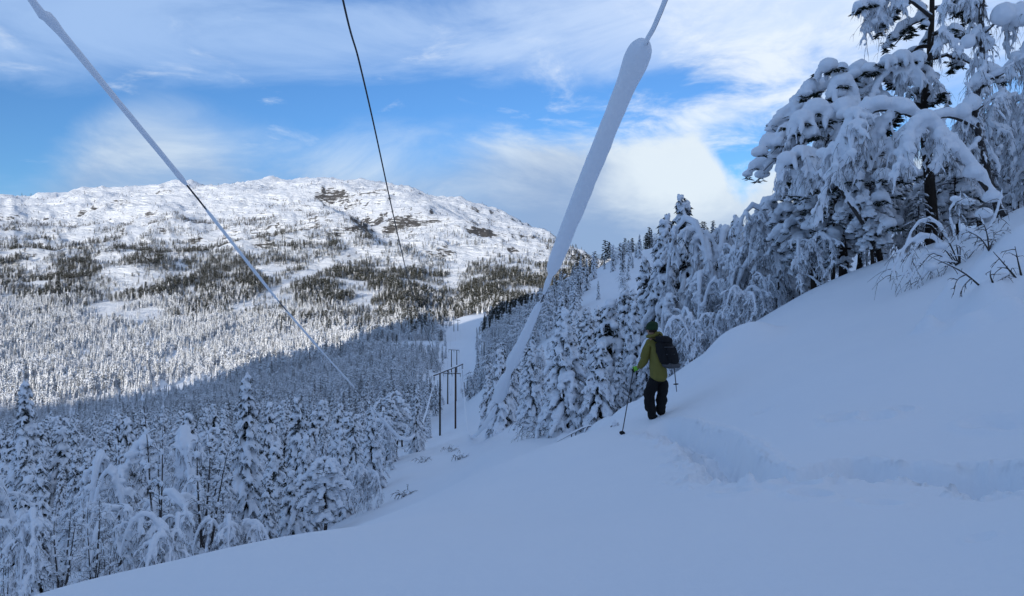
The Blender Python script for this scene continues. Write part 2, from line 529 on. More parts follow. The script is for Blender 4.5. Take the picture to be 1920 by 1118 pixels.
M = {}
M['ground'] = mat_snow_ground()
M['mountain'] = mat_mountain()
M['snow'] = mat_snow()
M['bark'] = mat_frosted('spruce_bark', (.020, .015, .012), (.055, .042, .033), .30, .75, 9)
M['birch'] = mat_frosted('birch_bark', (.018, .015, .014), (.09, .08, .075), .10, .55, 9)
M['twig'] = mat_frosted('frosted_twigs', (.012, .010, .009), (.040, .034, .030), .15, .80, 14)
M['baretwig'] = mat_frosted('bare_twigs', (.03, .022, .018), (.07, .052, .042), .55, .9, 14)
M['needles'] = mat_frosted('spruce_needles', (.005, .009, .006), (.016, .024, .015), .42, .95, 11)
M['darkneedles'] = mat_frosted('dark_pine_needles', (.012, .016, .008), (.040, .042, .022), .75, 1.25, 6)
M['pineneedles'] = mat_frosted('pine_needles', (.007, .012, .006), (.022, .030, .017), .42, .95, 11)

# ------------------------------------------------------------------ mesh building
class MB:
    def __init__(s):
        s.V = []; s.Fq = []; s.Ft = []; s.n = 0

    def add(s, V, Fq=None, Ft=None):
        if Fq is not None and len(Fq): s.Fq.append(np.asarray(Fq) + s.n)
        if Ft is not None and len(Ft): s.Ft.append(np.asarray(Ft) + s.n)
        s.V.append(np.asarray(V, float)); s.n += len(V)

    def tube(s, path, rad, sides=5, cap=True, ph=0.0, squash=1.0):
        path = np.asarray(path, float); n = len(path)
        rad = np.broadcast_to(np.asarray(rad, float), (n,))
        T = np.gradient(path, axis=0)
        T /= np.linalg.norm(T, axis=1)[:, None] + 1e-9
        ref = np.array([0, 0, 1.0]) if abs(T[:, 2].mean()) < .85 else np.array([1.0, 0, 0])
        U = np.cross(T, ref); U /= np.linalg.norm(U, axis=1)[:, None] + 1e-9
        B = np.cross(U, T)
        a = np.arange(sides)*2*math.pi/sides + ph
        ca, sa = np.cos(a), np.sin(a)*squash
        V = path[:, None, :] + rad[:, None, None]*(U[:, None, :]*ca[None, :, None] + B[:, None, :]*sa[None, :, None])
        V = V.reshape(-1, 3)
        i = np.arange(n-1)[:, None]*sides; j = np.arange(sides)[None, :]; k = (j+1) % sides
        Fq = np.stack([i+j, i+k, i+k+sides, i+j+sides], -1).reshape(-1, 4)
        Ft = None
        if cap:
            V = np.vstack([V, path[0], path[-1]])
            c0, c1 = n*sides, n*sides+1
            jj = np.arange(sides); kk = (jj+1) % sides
            Ft = np.vstack([np.c_[kk, jj, np.full(sides, c0)], np.c_[jj+(n-1)*sides, kk+(n-1)*sides, np.full(sides, c1)]])
        s.add(V, Fq, Ft)

    def tris(s, V3):
        """V3: (n,3,3) loose triangles"""
        V3 = np.asarray(V3, float); n = len(V3)
        s.add(V3.reshape(-1, 3), None, np.arange(3*n).reshape(n, 3))

    def mesh(s, name, mat, smooth=True):
        me = bpy.data.meshes.new(name)
        if s.n:
            V = np.vstack(s.V)
            fq = np.vstack(s.Fq) if s.Fq else np.zeros((0, 4), int)
            ft = np.vstack(s.Ft) if s.Ft else np.zeros((0, 3), int)
            me.vertices.add(len(V)); me.vertices.foreach_set('co', V.ravel().astype(np.float32))
            loops = np.concatenate([fq.ravel(), ft.ravel()])
            me.loops.add(len(loops)); me.loops.foreach_set('vertex_index', loops.astype(np.int32))
            starts = np.concatenate([np.arange(len(fq))*4, len(fq)*4 + np.arange(len(ft))*3])
            me.polygons.add(len(starts)); me.polygons.foreach_set('loop_start', starts.astype(np.int32))
            me.polygons.foreach_set('use_smooth', np.full(len(starts), smooth))
            me.update(calc_edges=True)
        if mat is not None: me.materials.append(mat)
        return me

    def bounds(s):
        V = np.vstack(s.V); return V.min(0), V.max(0)


def link(name, me, parent=None, loc=None):
    o = bpy.data.objects.new(name, me)
    C.objects.link(o)
    if parent is not None: o.parent = parent
    if loc is not None: o.location = loc
    return o


def tag(o, label=None, cat=None, group=None, kind=None):
    if label: o['label'] = label
    if cat: o['category'] = cat
    if group: o['group'] = group
    if kind: o['kind'] = kind
    return o


def thing(name, label, cat, loc=(0, 0, 0), rz=0.0, scale=1.0, group=None):
    o = bpy.data.objects.new(name, None); C.objects.link(o)
    o.empty_display_size = .2
    o.location = loc; o.rotation_euler = (0, 0, rz); o.scale = (scale,)*3 if np.isscalar(scale) else scale
    return tag(o, label, cat, group)


def remesh(mb, name, mat, voxel, smooth_it=2, lump=0.0, lscale=6.0, dec=None):
    """fuse overlapping snow shapes into one soft mass"""
    me0 = mb.mesh('tmp', None)
    o = bpy.data.objects.new('tmp', me0); C.objects.link(o)
    r = o.modifiers.new('r', 'REMESH'); r.mode = 'VOXEL'; r.voxel_size = voxel; r.use_smooth_shade = True
    if smooth_it:
        sm = o.modifiers.new('s', 'SMOOTH'); sm.iterations = smooth_it; sm.factor = .5
    if dec:
        d = o.modifiers.new('d', 'DECIMATE'); d.ratio = dec
    dg = bpy.context.evaluated_depsgraph_get()
    me = bpy.data.meshes.new_from_object(o.evaluated_get(dg))
    me.name = name
    bpy.data.objects.remove(o); bpy.data.meshes.remove(me0)
    n = len(me.vertices)
    if lump and n:
        co = np.empty(n*3, np.float32); me.vertices.foreach_get('co', co); co = co.reshape(-1, 3)
        no = np.empty(n*3, np.float32); me.vertices.foreach_get('normal', no); no = no.reshape(-1, 3)
        a = fbm(co[:, 0]*lscale, co[:, 1]*lscale, co[:, 2]*lscale, 2)
        co = co + no*(a*lump)[:, None]
        me.vertices.foreach_set('co', co.ravel().astype(np.float32)); me.update()
    me.materials.clear(); me.materials.append(mat)
    me.polygons.foreach_set('use_smooth', np.ones(len(me.polygons), bool))
    return me


# ------------------------------------------------------------------ the ground, one sheet cut at two ranges
def build_ground():
    fine = np.radians(np.arange(-37.5, 37.51, .125))
    coarse_r = np.radians(np.concatenate([np.arange(38.2, 60, 1.0), np.arange(60, 180, 3.0)]))
    az = np.concatenate([-coarse_r[::-1], fine, coarse_r])
    rr = [0.35]
    while rr[-1] < 7000:
        r = rr[-1]
        f = .06 if r < 2.6 else .0055 if r < 17 else .010 if r < 60 else .014 if r < 1500 else .0105 if r < 3300 else .03
        rr.append(r*(1+f))
    rr = np.array(rr)
    Rg, Ag = np.meshgrid(rr, az, indexing='ij')
    # constant depth rows inside the frame keep the mesh regular
    X = Rg*np.sin(Ag); Y = Rg*np.cos(Ag)
    Z = height(X.ravel(), Y.ravel()).reshape(X.shape)
    Z += trench(X.ravel(), Y.ravel()).reshape(X.shape)
    nr, na = X.shape
    V = np.stack([X, Y, Z], -1)
    print('ground', nr, na, nr*na)

    def sheet(i0, i1, name, mat, centre=False):
        mb = MB()
        sub = V[i0:i1+1].reshape(-1, 3)
        n = i1-i0+1
        i = np.arange(n-1)[:, None]*na; j = np.arange(na)[None, :]; k = (j+1) % na
        fq = np.stack([i+j, i+na+j, i+na+k, i+k], -1).reshape(-1, 4)
        if centre:
            sub = np.vstack([sub, [0, 0, height(0, 0)[0]]])
            jj = np.arange(na); kk = (jj+1) % na
            mb.add(sub, fq, np.c_[np.full(na, len(sub)-1), jj, kk])
        else:
            mb.add(sub, fq)
        o = link(name, mb.mesh(name, mat))
        return tag(o, kind='structure')
    a = int(np.searchsorted(rr, 36)); b = int(np.searchsorted(rr, 900))
    o1 = sheet(0, a, 'snow_slope', M['ground'], True)
    o2 = sheet(a, b, 'valley_ground', M['ground'])
    o3 = sheet(b, nr-1, 'mountain', M['mountain'])
    o1['label'] = 'smooth blue-shaded snow slope with a trodden furrow'
    o2['label'] = 'snow-covered valley floor with the cleared strip under the power line'
    o3['label'] = 'broad sunlit snow mountain with bare rocky patches'


build_ground()
#@@PART2@@
# ------------------------------------------------------------------ tree shapes
_th = np.linspace(0, 2*math.pi, 9)[:-1]
_ph = np.linspace(-math.pi/2, math.pi/2, 7)
_SPH = np.array([[math.cos(p)*math.cos(t), math.cos(p)*math.sin(t), math.sin(p)] for p in _ph for t in _th])
_SPHF = np.array([[i*8+j, i*8+(j+1) % 8, (i+1)*8+(j+1) % 8, (i+1)*8+j] for i in range(6) for j in range(8)])


def blob(mb, c, r, sz=1.0, low=.6):
    V = _SPH*np.array([r, r, r*sz])
    V[:, 2] = np.where(V[:, 2] < 0, V[:, 2]*low, V[:, 2])
    mb.add(V + np.asarray(c), _SPHF)


def lumps(n, rs, lo=.75, hi=1.25):
    """radius profile with rounded ends and lumps"""
    t = np.linspace(0, 1, n)
    e = np.sqrt(np.clip(1 - np.abs(2*t-1)**3.0, 0.02, 1))
    return rs*e*(lo + (hi-lo)*np.random.rand(n))


def arc(p0, d, L, droop, n=6, curl=0.0, wig=0.0):
    """path from p0 along direction d (3d), bending down by droop"""
    t = np.linspace(0, 1, n)[:, None]
    d = np.asarray(d, float); p0 = np.asarray(p0, float)
    side = np.cross(d, [0, 0, 1.0]); side /= np.linalg.norm(side)+1e-9
    p = p0 + d*L*t*(1 - .12*droop*t) + np.array([0, 0, -1.0])*droop*L*t**2 + side*curl*L*t**2
    if wig:
        p[1:] += np.random.randn(n-1, 3)*wig
    return p


def fringe(mb, path, n, ln, wd, outd=None, spread=.6, down=1.0):
    """small drooping spikes along a path (needle sprays)"""
    path = np.asarray(path); m = len(path)-1
    t = np.random.rand(n)*m; i = t.astype(int); f = (t-i)[:, None]
    b = path[i]*(1-f) + path[i+1]*f
    a = np.random.rand(n)*2*math.pi
    d = np.c_[np.cos(a)*spread, np.sin(a)*spread, -down*(.35+.65*np.random.rand(n))]
    if outd is not None: d = d + np.asarray(outd)*.7
    d /= np.linalg.norm(d, axis=1)[:, None]
    L = ln*(.55+.9*np.random.rand(n))[:, None]
    w = np.cross(d, np.random.randn(n, 3)); w /= np.linalg.norm(w, axis=1)[:, None]+1e-9
    w = w*wd*(.6+.8*np.random.rand(n))[:, None]
    b = b - d*L*.15
    tip = b + d*L
    mid = b + d*L*.45
    mb.tris(np.stack([b, mid-w, tip], 1)); mb.tris(np.stack([b, tip, mid+w], 1))


def spruce(seed, H, R, dens=1.0, voxel=.035, lobes=3, bare=0.0, name='spruce', lod=0, fatness=1.0):
    """returns meshes trunk, branches, snow"""
    np.random.seed(seed)
    wood, need, snow = MB(), MB(), MB()
    lean = np.random.randn(2)*.02*H
    def axis(z): return np.array([lean[0]*(z/H)**2, lean[1]*(z/H)**2, z])
    tp = np.array([axis(z) for z in np.linspace(-.6, H, 7)])
    wood.tube(tp, np.linspace(.018*H, .012, 7), 7 if lod == 0 else 4)
    step = .235/dens if lod == 0 else .42
    z = .05*H + .1
    while z < H*.985:
        k = z/H
        Lz = R*(1-k)**.80*(.55+.45*min(1, k/.12)) + .10
        nb = (6 if k < .7 else 5) if lod == 0 else 4
        a0 = np.random.rand()*6.28
        for j in range(nb):
            if np.random.rand() < .10: continue
            a = a0 + j*6.283/nb + np.random.randn()*.25
            L = Lz*(.62+.55*np.random.rand())
            up = .25*k + np.random.randn()*.08
            d = np.array([math.cos(a), math.sin(a), up])
            dr = (.75 - .25*k + np.random.rand()*.55)
            n = 6 if lod == 0 else 4
            p0 = axis(z + np.random.randn()*.07)
            p = arc(p0, d, L, dr, n, curl=np.random.randn()*.15)
            if lod == 0: wood.tube(p, np.linspace(.022, .006, n), 3, cap=False)
            outd = np.array([d[0], d[1], 0])
            fringe(need, p, int((26 if lod == 0 else 9)*(.4+L)), .20 if lod == 0 else .34, .022 if lod == 0 else .07, outd*.5)
            if np.random.rand() < bare: continue
            sr = fatness*(.050 + .050*min(L, 1.2))*(.75+.6*np.random.rand())
            q = p[1:] if n > 4 else p
            m = 6 if lod == 0 else 4
            tt = np.linspace(0, len(q)-1, m)
            qq = np.array([np.interp(tt, np.arange(len(q)), q[:, c]) for c in range(3)]).T
            qq = qq + np.array([0, 0, sr*.55])
            snow.tube(qq, lumps(m, sr*(.95 if lod else 1)), 7 if lod == 0 else 4)
            if lod == 0 and np.random.rand() < .65:
                rb = sr*(1.15+.65*np.random.rand())
                blob(snow, p[-2 if np.random.rand() < .6 else -3]+np.array([0, 0, rb*.35]), rb, .85, .7)
            if lod == 0:
                nl = np.random.poisson(lobes*(.5+L*.7))
                for _ in range(nl):
                    s = .35+.65*np.random.rand(); idx = s*(n-1); i0 = min(int(idx), n-2)
                    b = p[i0]*(1-(idx-i0)) + p[i0+1]*(idx-i0)
                    aa = a + (1 if np.random.rand() < .5 else -1)*(.5+.8*np.random.rand())
                    l2 = (.14+.24*np.random.rand())*(1.1-s*.35)*(.5+.6*L)
                    pp = arc(b, (math.cos(aa), math.sin(aa), .05), l2, .8+np.random.rand()*.9, 5)
                    fringe(need, pp, 7, .17, .02, outd*.4)
                    r2 = sr*(.45+.4*np.random.rand())
                    snow.tube(pp+np.array([0, 0, r2*.4]), lumps(5, r2), 6)
        z += step*(1-.35*k)
    # dark inside so that gaps between the snow lobes read as foliage
    core = np.array([axis(z) for z in np.linspace(.08*H, .93*H, 24)])
    for i in range(23):
        k = (i+.5)/23
        rr = R*(1-k)**.8*.5
        fringe(need, core[i:i+2], 22 if lod == 0 else 8, rr*.95+.08, .05+.04*rr if lod == 0 else .11, spread=1.3, down=.7)
    # the leader carries its own lump of snow
    top = axis(H)
    if bare < .5:
        lp = arc(top-np.array([0, 0, .30]), (np.random.randn()*.25, np.random.randn()*.25, 1), .40, .15, 4)
        snow.tube(lp, lumps(4, .085*fatness), 6 if lod == 0 else 4)
    meshes = dict(trunk=wood.mesh(name+'_trunk', M['bark']), branches=need.mesh(name+'_needles', M['needles'], False))
    if lod == 0:
        meshes['snow_cover'] = remesh(snow, name+'_snow', M['snow'], voxel, 1, lump=.018, lscale=9)
    else:
        meshes['snow_cover'] = snow.mesh(name+'_snow', M['snow'])
    return meshes


def sleeve(snow, p, rw, s, sides=7, power=1.0):
    """snow lying along a limb: thick where it runs level, thin where it stands"""
    p = np.asarray(p); n = len(p)
    T = np.gradient(p, axis=0); T /= np.linalg.norm(T, axis=1)[:, None]+1e-9
    flat = np.sqrt(np.clip(1-T[:, 2]**2, 0, 1))**power
    r = rw*.6 + s*(.30+.70*flat)*(.60+.8*np.random.rand(n))
    e = np.sqrt(np.clip(1-np.abs(np.linspace(-1, 1, n))**5, .1, 1))
    q = p + np.array([0, 0, 1.0])*(rw + r*.72)[:, None]*(.3+.7*flat)[:, None]
    snow.tube(q, r*e, sides)


def resample(p, n):
    p = np.asarray(p, float)
    d = np.r_[0, np.cumsum(np.linalg.norm(np.diff(p, axis=0), axis=1))]
    # smooth the polyline a little
    t = np.linspace(0, d[-1], n)
    q = np.array([np.interp(t, d, p[:, c]) for c in range(p.shape[1])]).T
    for _ in range(2):
        q[1:-1] = .25*q[:-2] + .5*q[1:-1] + .25*q[2:]
    return q


class Birch:
    """limbs, fine twigs and the snow on them, built up limb by limb"""
    def __init__(s):
        s.wood, s.twig, s.snow = MB(), MB(), MB()

    def twigs(s, path, n, L, snowr=.0, droop=.9, r=.0045, sub=2, ang=.9, hang=0.0):
        path = np.asarray(path); m = len(path)-1
        for _ in range(n):
            t = (.15+.85*np.random.rand())*m; i = min(int(t), m-1); f = t-i
            b = path[i]*(1-f)+path[i+1]*f
            d0 = path[i+1]-path[i]; d0 = d0/(np.linalg.norm(d0)+1e-9)
            d = d0*(.6-hang*.4) + np.random.randn(3)*ang*.55 + np.array([0, 0, -.25*hang])
            d /= np.linalg.norm(d)+1e-9
            l = L*(.5+.8*np.random.rand())
            p = arc(b, d, l, droop*(.4+.9*np.random.rand()), 5, curl=np.random.randn()*.2, wig=.012*l)
            s.twig.tube(p, np.linspace(r*1.6, r*.6, 5), 3, cap=False)
            if snowr and np.random.rand() < .75:
                s.snow.tube(p[:]+np.array([0, 0, snowr*.5]), lumps(5, snowr*(.6+.8*np.random.rand())), 5)
            for _k in range(sub):
                t2 = (.25+.7*np.random.rand())*4; j = min(int(t2), 3)
                b2 = p[j]*(1-(t2-j)) + p[j+1]*(t2-j)
                dd = (p[j+1]-p[j]); dd /= np.linalg.norm(dd)+1e-9
                dd = dd*.7 + np.random.randn(3)*.5; dd /= np.linalg.norm(dd)
                p2 = arc(b2, dd, l*(.25+.35*np.random.rand()), droop, 4)
                s.twig.tube(p2, np.linspace(r*1.1, r*.5, 4), 3, cap=False)

    def limb(s, path, r0, r1, snow=.05, branches=6, bl=.8, droop=.7, twn=6, twl=.4, snowr=.02, n=None, hang=.6, spread=1.0, depth=1, t0=.25):
        path = resample(path, n or 12)
        n = len(path)
        s.wood.tube(path, np.linspace(r0, r1, n), 6)
        if snow: sleeve(s.snow, path[1:], r0*.6, snow)
        for k in range(branches):
            t = (t0+(1-t0)*np.random.rand())*(n-1); i = min(int(t), n-2)
            b = path[i]*(1-(t-i))+path[i+1]*(t-i)
            dd = path[i+1]-path[i]; dd /= np.linalg.norm(dd)+1e-9
            d = dd*.55 + np.random.randn(3)*.6*spread; d[2] += .25
            d /= np.linalg.norm(d)
            L = bl*(.45+.75*np.random.rand())*(1.15-.5*t/n)
            p = arc(b, d, L, droop*(.6+.8*np.random.rand()), 8, curl=np.random.randn()*.2, wig=.01*L)
            rr = r0*.28+.003
            s.wood.tube(p, np.linspace(rr, .004, 8), 4, cap=False)
            if snow:
                sleeve(s.snow, p[1:], rr, snow*.55)
                for q_ in p[2:]:
                    if np.random.rand() < .42:
                        rb = snow*(.45+.65*np.random.rand())
                        blob(s.snow, q_+np.random.randn(3)*snow*.35+np.array([0, 0, rb*.4]), rb, .85, .8)
            if depth > 1:
                for _ in range(3):
                    t2 = (.3+.7*np.random.rand())*7; i2 = min(int(t2), 6)
                    b2 = p[i2]
                    d2 = (p[i2+1]-p[i2]); d2 /= np.linalg.norm(d2)+1e-9
                    d2 = d2*.6+np.random.randn(3)*.5; d2 /= np.linalg.norm(d2)
                    pq = arc(b2, d2, L*.5, droop*1.2, 6)
                    s.wood.tube(pq, np.linspace(rr*.5, .003, 6), 3, cap=False)
                    if snow:
                        sleeve(s.snow, pq, .004, snow*.35, 5)
                        for q_ in pq[2::2]:
                            if np.random.rand() < .5: blob(s.snow, q_+np.random.randn(3)*.03, snow*(.28+.4*np.random.rand()), .9, .8)
                    s.twigs(pq, twn//2+1, twl*.8, snowr, droop=1.0, hang=hang)
            s.twigs(p, twn, twl, snowr, droop=1.0, hang=hang)
        return path

    def meshes(s, name, voxel=.03, lump=.012, twigmat='twig'):
        return dict(trunk=s.wood.mesh(name+'_wood', M['birch']), twigs=s.twig.mesh(name+'_twigs', M[twigmat], False),
                    snow_cover=remesh(s.snow, name+'_snow', M['snow'], voxel, 1, lump=lump, lscale=9))


def birch_dome(seed, H, W, stems=3, snow=.075, name='birch', dens=1.0, snowr=.028):
    """a birch bowed right over by its load: stems rise, arch and hang"""
    np.random.seed(seed)
    b = Birch()
    for k in range(stems):
        a = np.random.rand()*6.28 if stems > 1 else .3
        h = H*(.7+.3*np.random.rand()); w = W*(.5+.5*np.random.rand())
        ca, sa = math.cos(a), math.sin(a)
        rel = [(0, -.5), (.05, .3), (.14, .6), (.32, .88), (.55, 1.0), (.78, .93), (.95, .72), (1.02, .45)]
        path = [(ca*w*u, sa*w*u, h*v) for u, v in rel]
        b.limb(path, .012*H+.01, .008, snow, int(13*dens), W*.50, .80, int(5*dens), .30, snowr, n=16, depth=2, hang=.75)
    return b.meshes(name)


def birch_upright(seed, H, stems=3, snow=.035, name='birch'):
    """thin upright stems, rising twigs, knots of snow in the forks"""
    np.random.seed(seed)
    b = Birch()
    for k in range(stems):
        a = np.random.rand()*6.28; sp = .14*H*np.random.rand()
        path = [(math.cos(a)*sp*u + np.random.randn()*.03, math.sin(a)*sp*u+np.random.randn()*.03, H*(.75+.25*np.random.rand()*(k > 0))*u) for u in np.linspace(-.08, 1, 8)]
        path = resample(path, 14)
        b.wood.tube(path, np.linspace(.010*H, .005, 14), 6)
        for i in range(2, 14):
            for _ in range(2 if i < 12 else 3):
                d = np.array([np.random.randn()*.6, np.random.randn()*.6, .9]); d /= np.linalg.norm(d)
                L = H*.17*(1.25-i/14)*(.6+.7*np.random.rand())
                p = arc(path[i], d, L, .12+np.random.rand()*.35, 7, wig=.012)
                b.wood.tube(p, np.linspace(.010, .003, 7), 3, cap=False)
                sleeve(b.snow, p, .004, snow*.7, 5, 2.0)
                b.twigs(p, 4, L*.42, .013, droop=.3, hang=0, sub=1)
            if np.random.rand() < .6:
                blob(b.snow, path[i]+np.array([.02, 0, .03]), .035+.04*np.random.rand(), 1.6)
    return b.meshes(name, .024, .006)


def pine(seed, H, R, name='pine', levels=9, crown0=.35, voxel=.045, fat=1.0, tuft=1.0, snowp=.95):
    """round-crowned pine: hoods of snow on every spray, dark needles below"""
    np.random.seed(seed)
    wood, need, snow = MB(), MB(), MB()
    kink = np.cumsum(np.random.randn(8, 2)*.03*H, axis=0)*.5
    zz = np.linspace(-.5, H, 8)
    tp = np.c_[kink, zz]
    wood.tube(tp, np.linspace(.020*H+.03, .03, 8), 8)
    for k in range(levels*4):
        u = crown0+(1-crown0)*(k+np.random.rand())/(levels*4)
        z = u*H
        c = np.array([np.interp(z, zz, tp[:, 0]), np.interp(z, zz, tp[:, 1]), z])
        a = k*2.4+np.random.randn()*.3
        prof = math.sin(math.pi*min(1, max(0.12, (1.08-u)/(1.08-crown0)))**.8)
        L = R*(.45+.65*prof)*(.6+.5*np.random.rand())
        p = arc(c, (math.cos(a), math.sin(a), .25), L, .45+.35*np.random.rand(), 8, curl=np.random.randn()*.2, wig=.02)
        wood.tube(p, np.linspace(.012*H*.5+.012, .012, 8), 5, cap=False)
        sleeve(snow, p[2:], .03, .065*fat)
        for j in range(3+int(3*L)):
            t = (.35+.65*np.random.rand())*7; i = min(int(t), 6)
            b0 = p[i]
            aa = a+np.random.randn()*.9
            q = arc(b0, (math.cos(aa), math.sin(aa), .2), .25+.3*np.random.rand()*L, .7, 5)
            wood.tube(q, np.linspace(.014, .006, 5), 3, cap=False)
            for e in (q[3], q[-1]):
                fringe(need, np.array([e, e+np.random.randn(3)*.08, e+np.random.randn(3)*.08]), int(34*tuft), .17, .018, spread=1.2, down=.45)
            if np.random.rand() < snowp:
                r = (.085+.10*np.random.rand())*fat
                snow.tube(q+np.array([0, 0, r*.6]), lumps(5, r*1.05), 7)
                blob(snow, q[-1]+np.array([0, 0, r*.35]), r*1.1, .8, .5)
    if snowp > .5: blob(snow, tp[-1], .16*fat, 1.0, .6)
    return dict(trunk=wood.mesh(name+'_trunk', M['bark']), branches=need.mesh(name+'_needles', M['pineneedles'], False),
                snow_cover=remesh(snow, name+'_snow', M['snow'], voxel, 1, lump=.02, lscale=7))


# ---- prototypes (shared mesh data)
P_SPRUCE = [spruce(11, 7.0, 1.25, name='spruce_a'), spruce(12, 6.0, 1.25, lobes=4, name='spruce_b', fatness=1.15),
            spruce(13, 9.0, 1.5, name='spruce_c', voxel=.045), spruce(14, 4.5, 1.1, lobes=4, name='spruce_d', fatness=1.1)]
P_SPRUCE_H = [7.0, 6.0, 9.0, 4.5]
P_PINE = [pine(21, 7.0, 1.7, 'pine_a', fat=1.1), pine(22, 6.0, 1.9, 'pine_b', crown0=.2, fat=1.3), pine(23, 8.0, 1.7, 'pine_c', levels=5, crown0=.35, fat=.85, tuft=1.5, snowp=.6)]
P_PINE_H = [7.0, 6.0, 8.0]
P_DOME = [birch_dome(31, 4.5, 2.0, 3, name='birch_a', snow=.10), birch_dome(32, 3.6, 1.7, 4, name='birch_b', snow=.075),
          birch_dome(33, 5.2, 1.6, 2, name='birch_c', snow=.115)]
P_DOME_H = [4.5, 3.6, 5.2]
P_UP = [birch_upright(41, 5.5, 3, name='upbirch_a'), birch_upright(42, 4.5, 4, name='upbirch_b')]
P_UP_H = [5.5, 4.5]
LIB = dict(spruce=(P_SPRUCE, P_SPRUCE_H), pine=(P_PINE, P_PINE_H), dome=(P_DOME, P_DOME_H), up=(P_UP, P_UP_H))
for k, (a, b) in LIB.items():
    print(k, [[len(m.polygons) for m in d.values()] for d in a])
KINDNAME = dict(spruce=('spruce_tree', 'spruce'), pine=('pine_tree', 'pine'), dome=('birch_tree', 'birch'), up=('birch_tree', 'birch'))


def plant(kind, var, x, y, h, rz=None, label='', group=None, zoff=0.0, sxy=1.0):
    meshes, hs = LIB[kind]
    var = var % len(meshes)
    s = h/hs[var]
    z = float(height(x, y)[0]) + zoff
    nm, cat = KINDNAME[kind]
    t = thing(nm, label, cat, (x, y, z), rng.random()*6.28 if rz is None else rz, (s*sxy, s*sxy, s), group)
    for pn, me in meshes[var].items():
        link(pn, me, t)
    return t


def at_px(px, d): return (px-960)/F*d


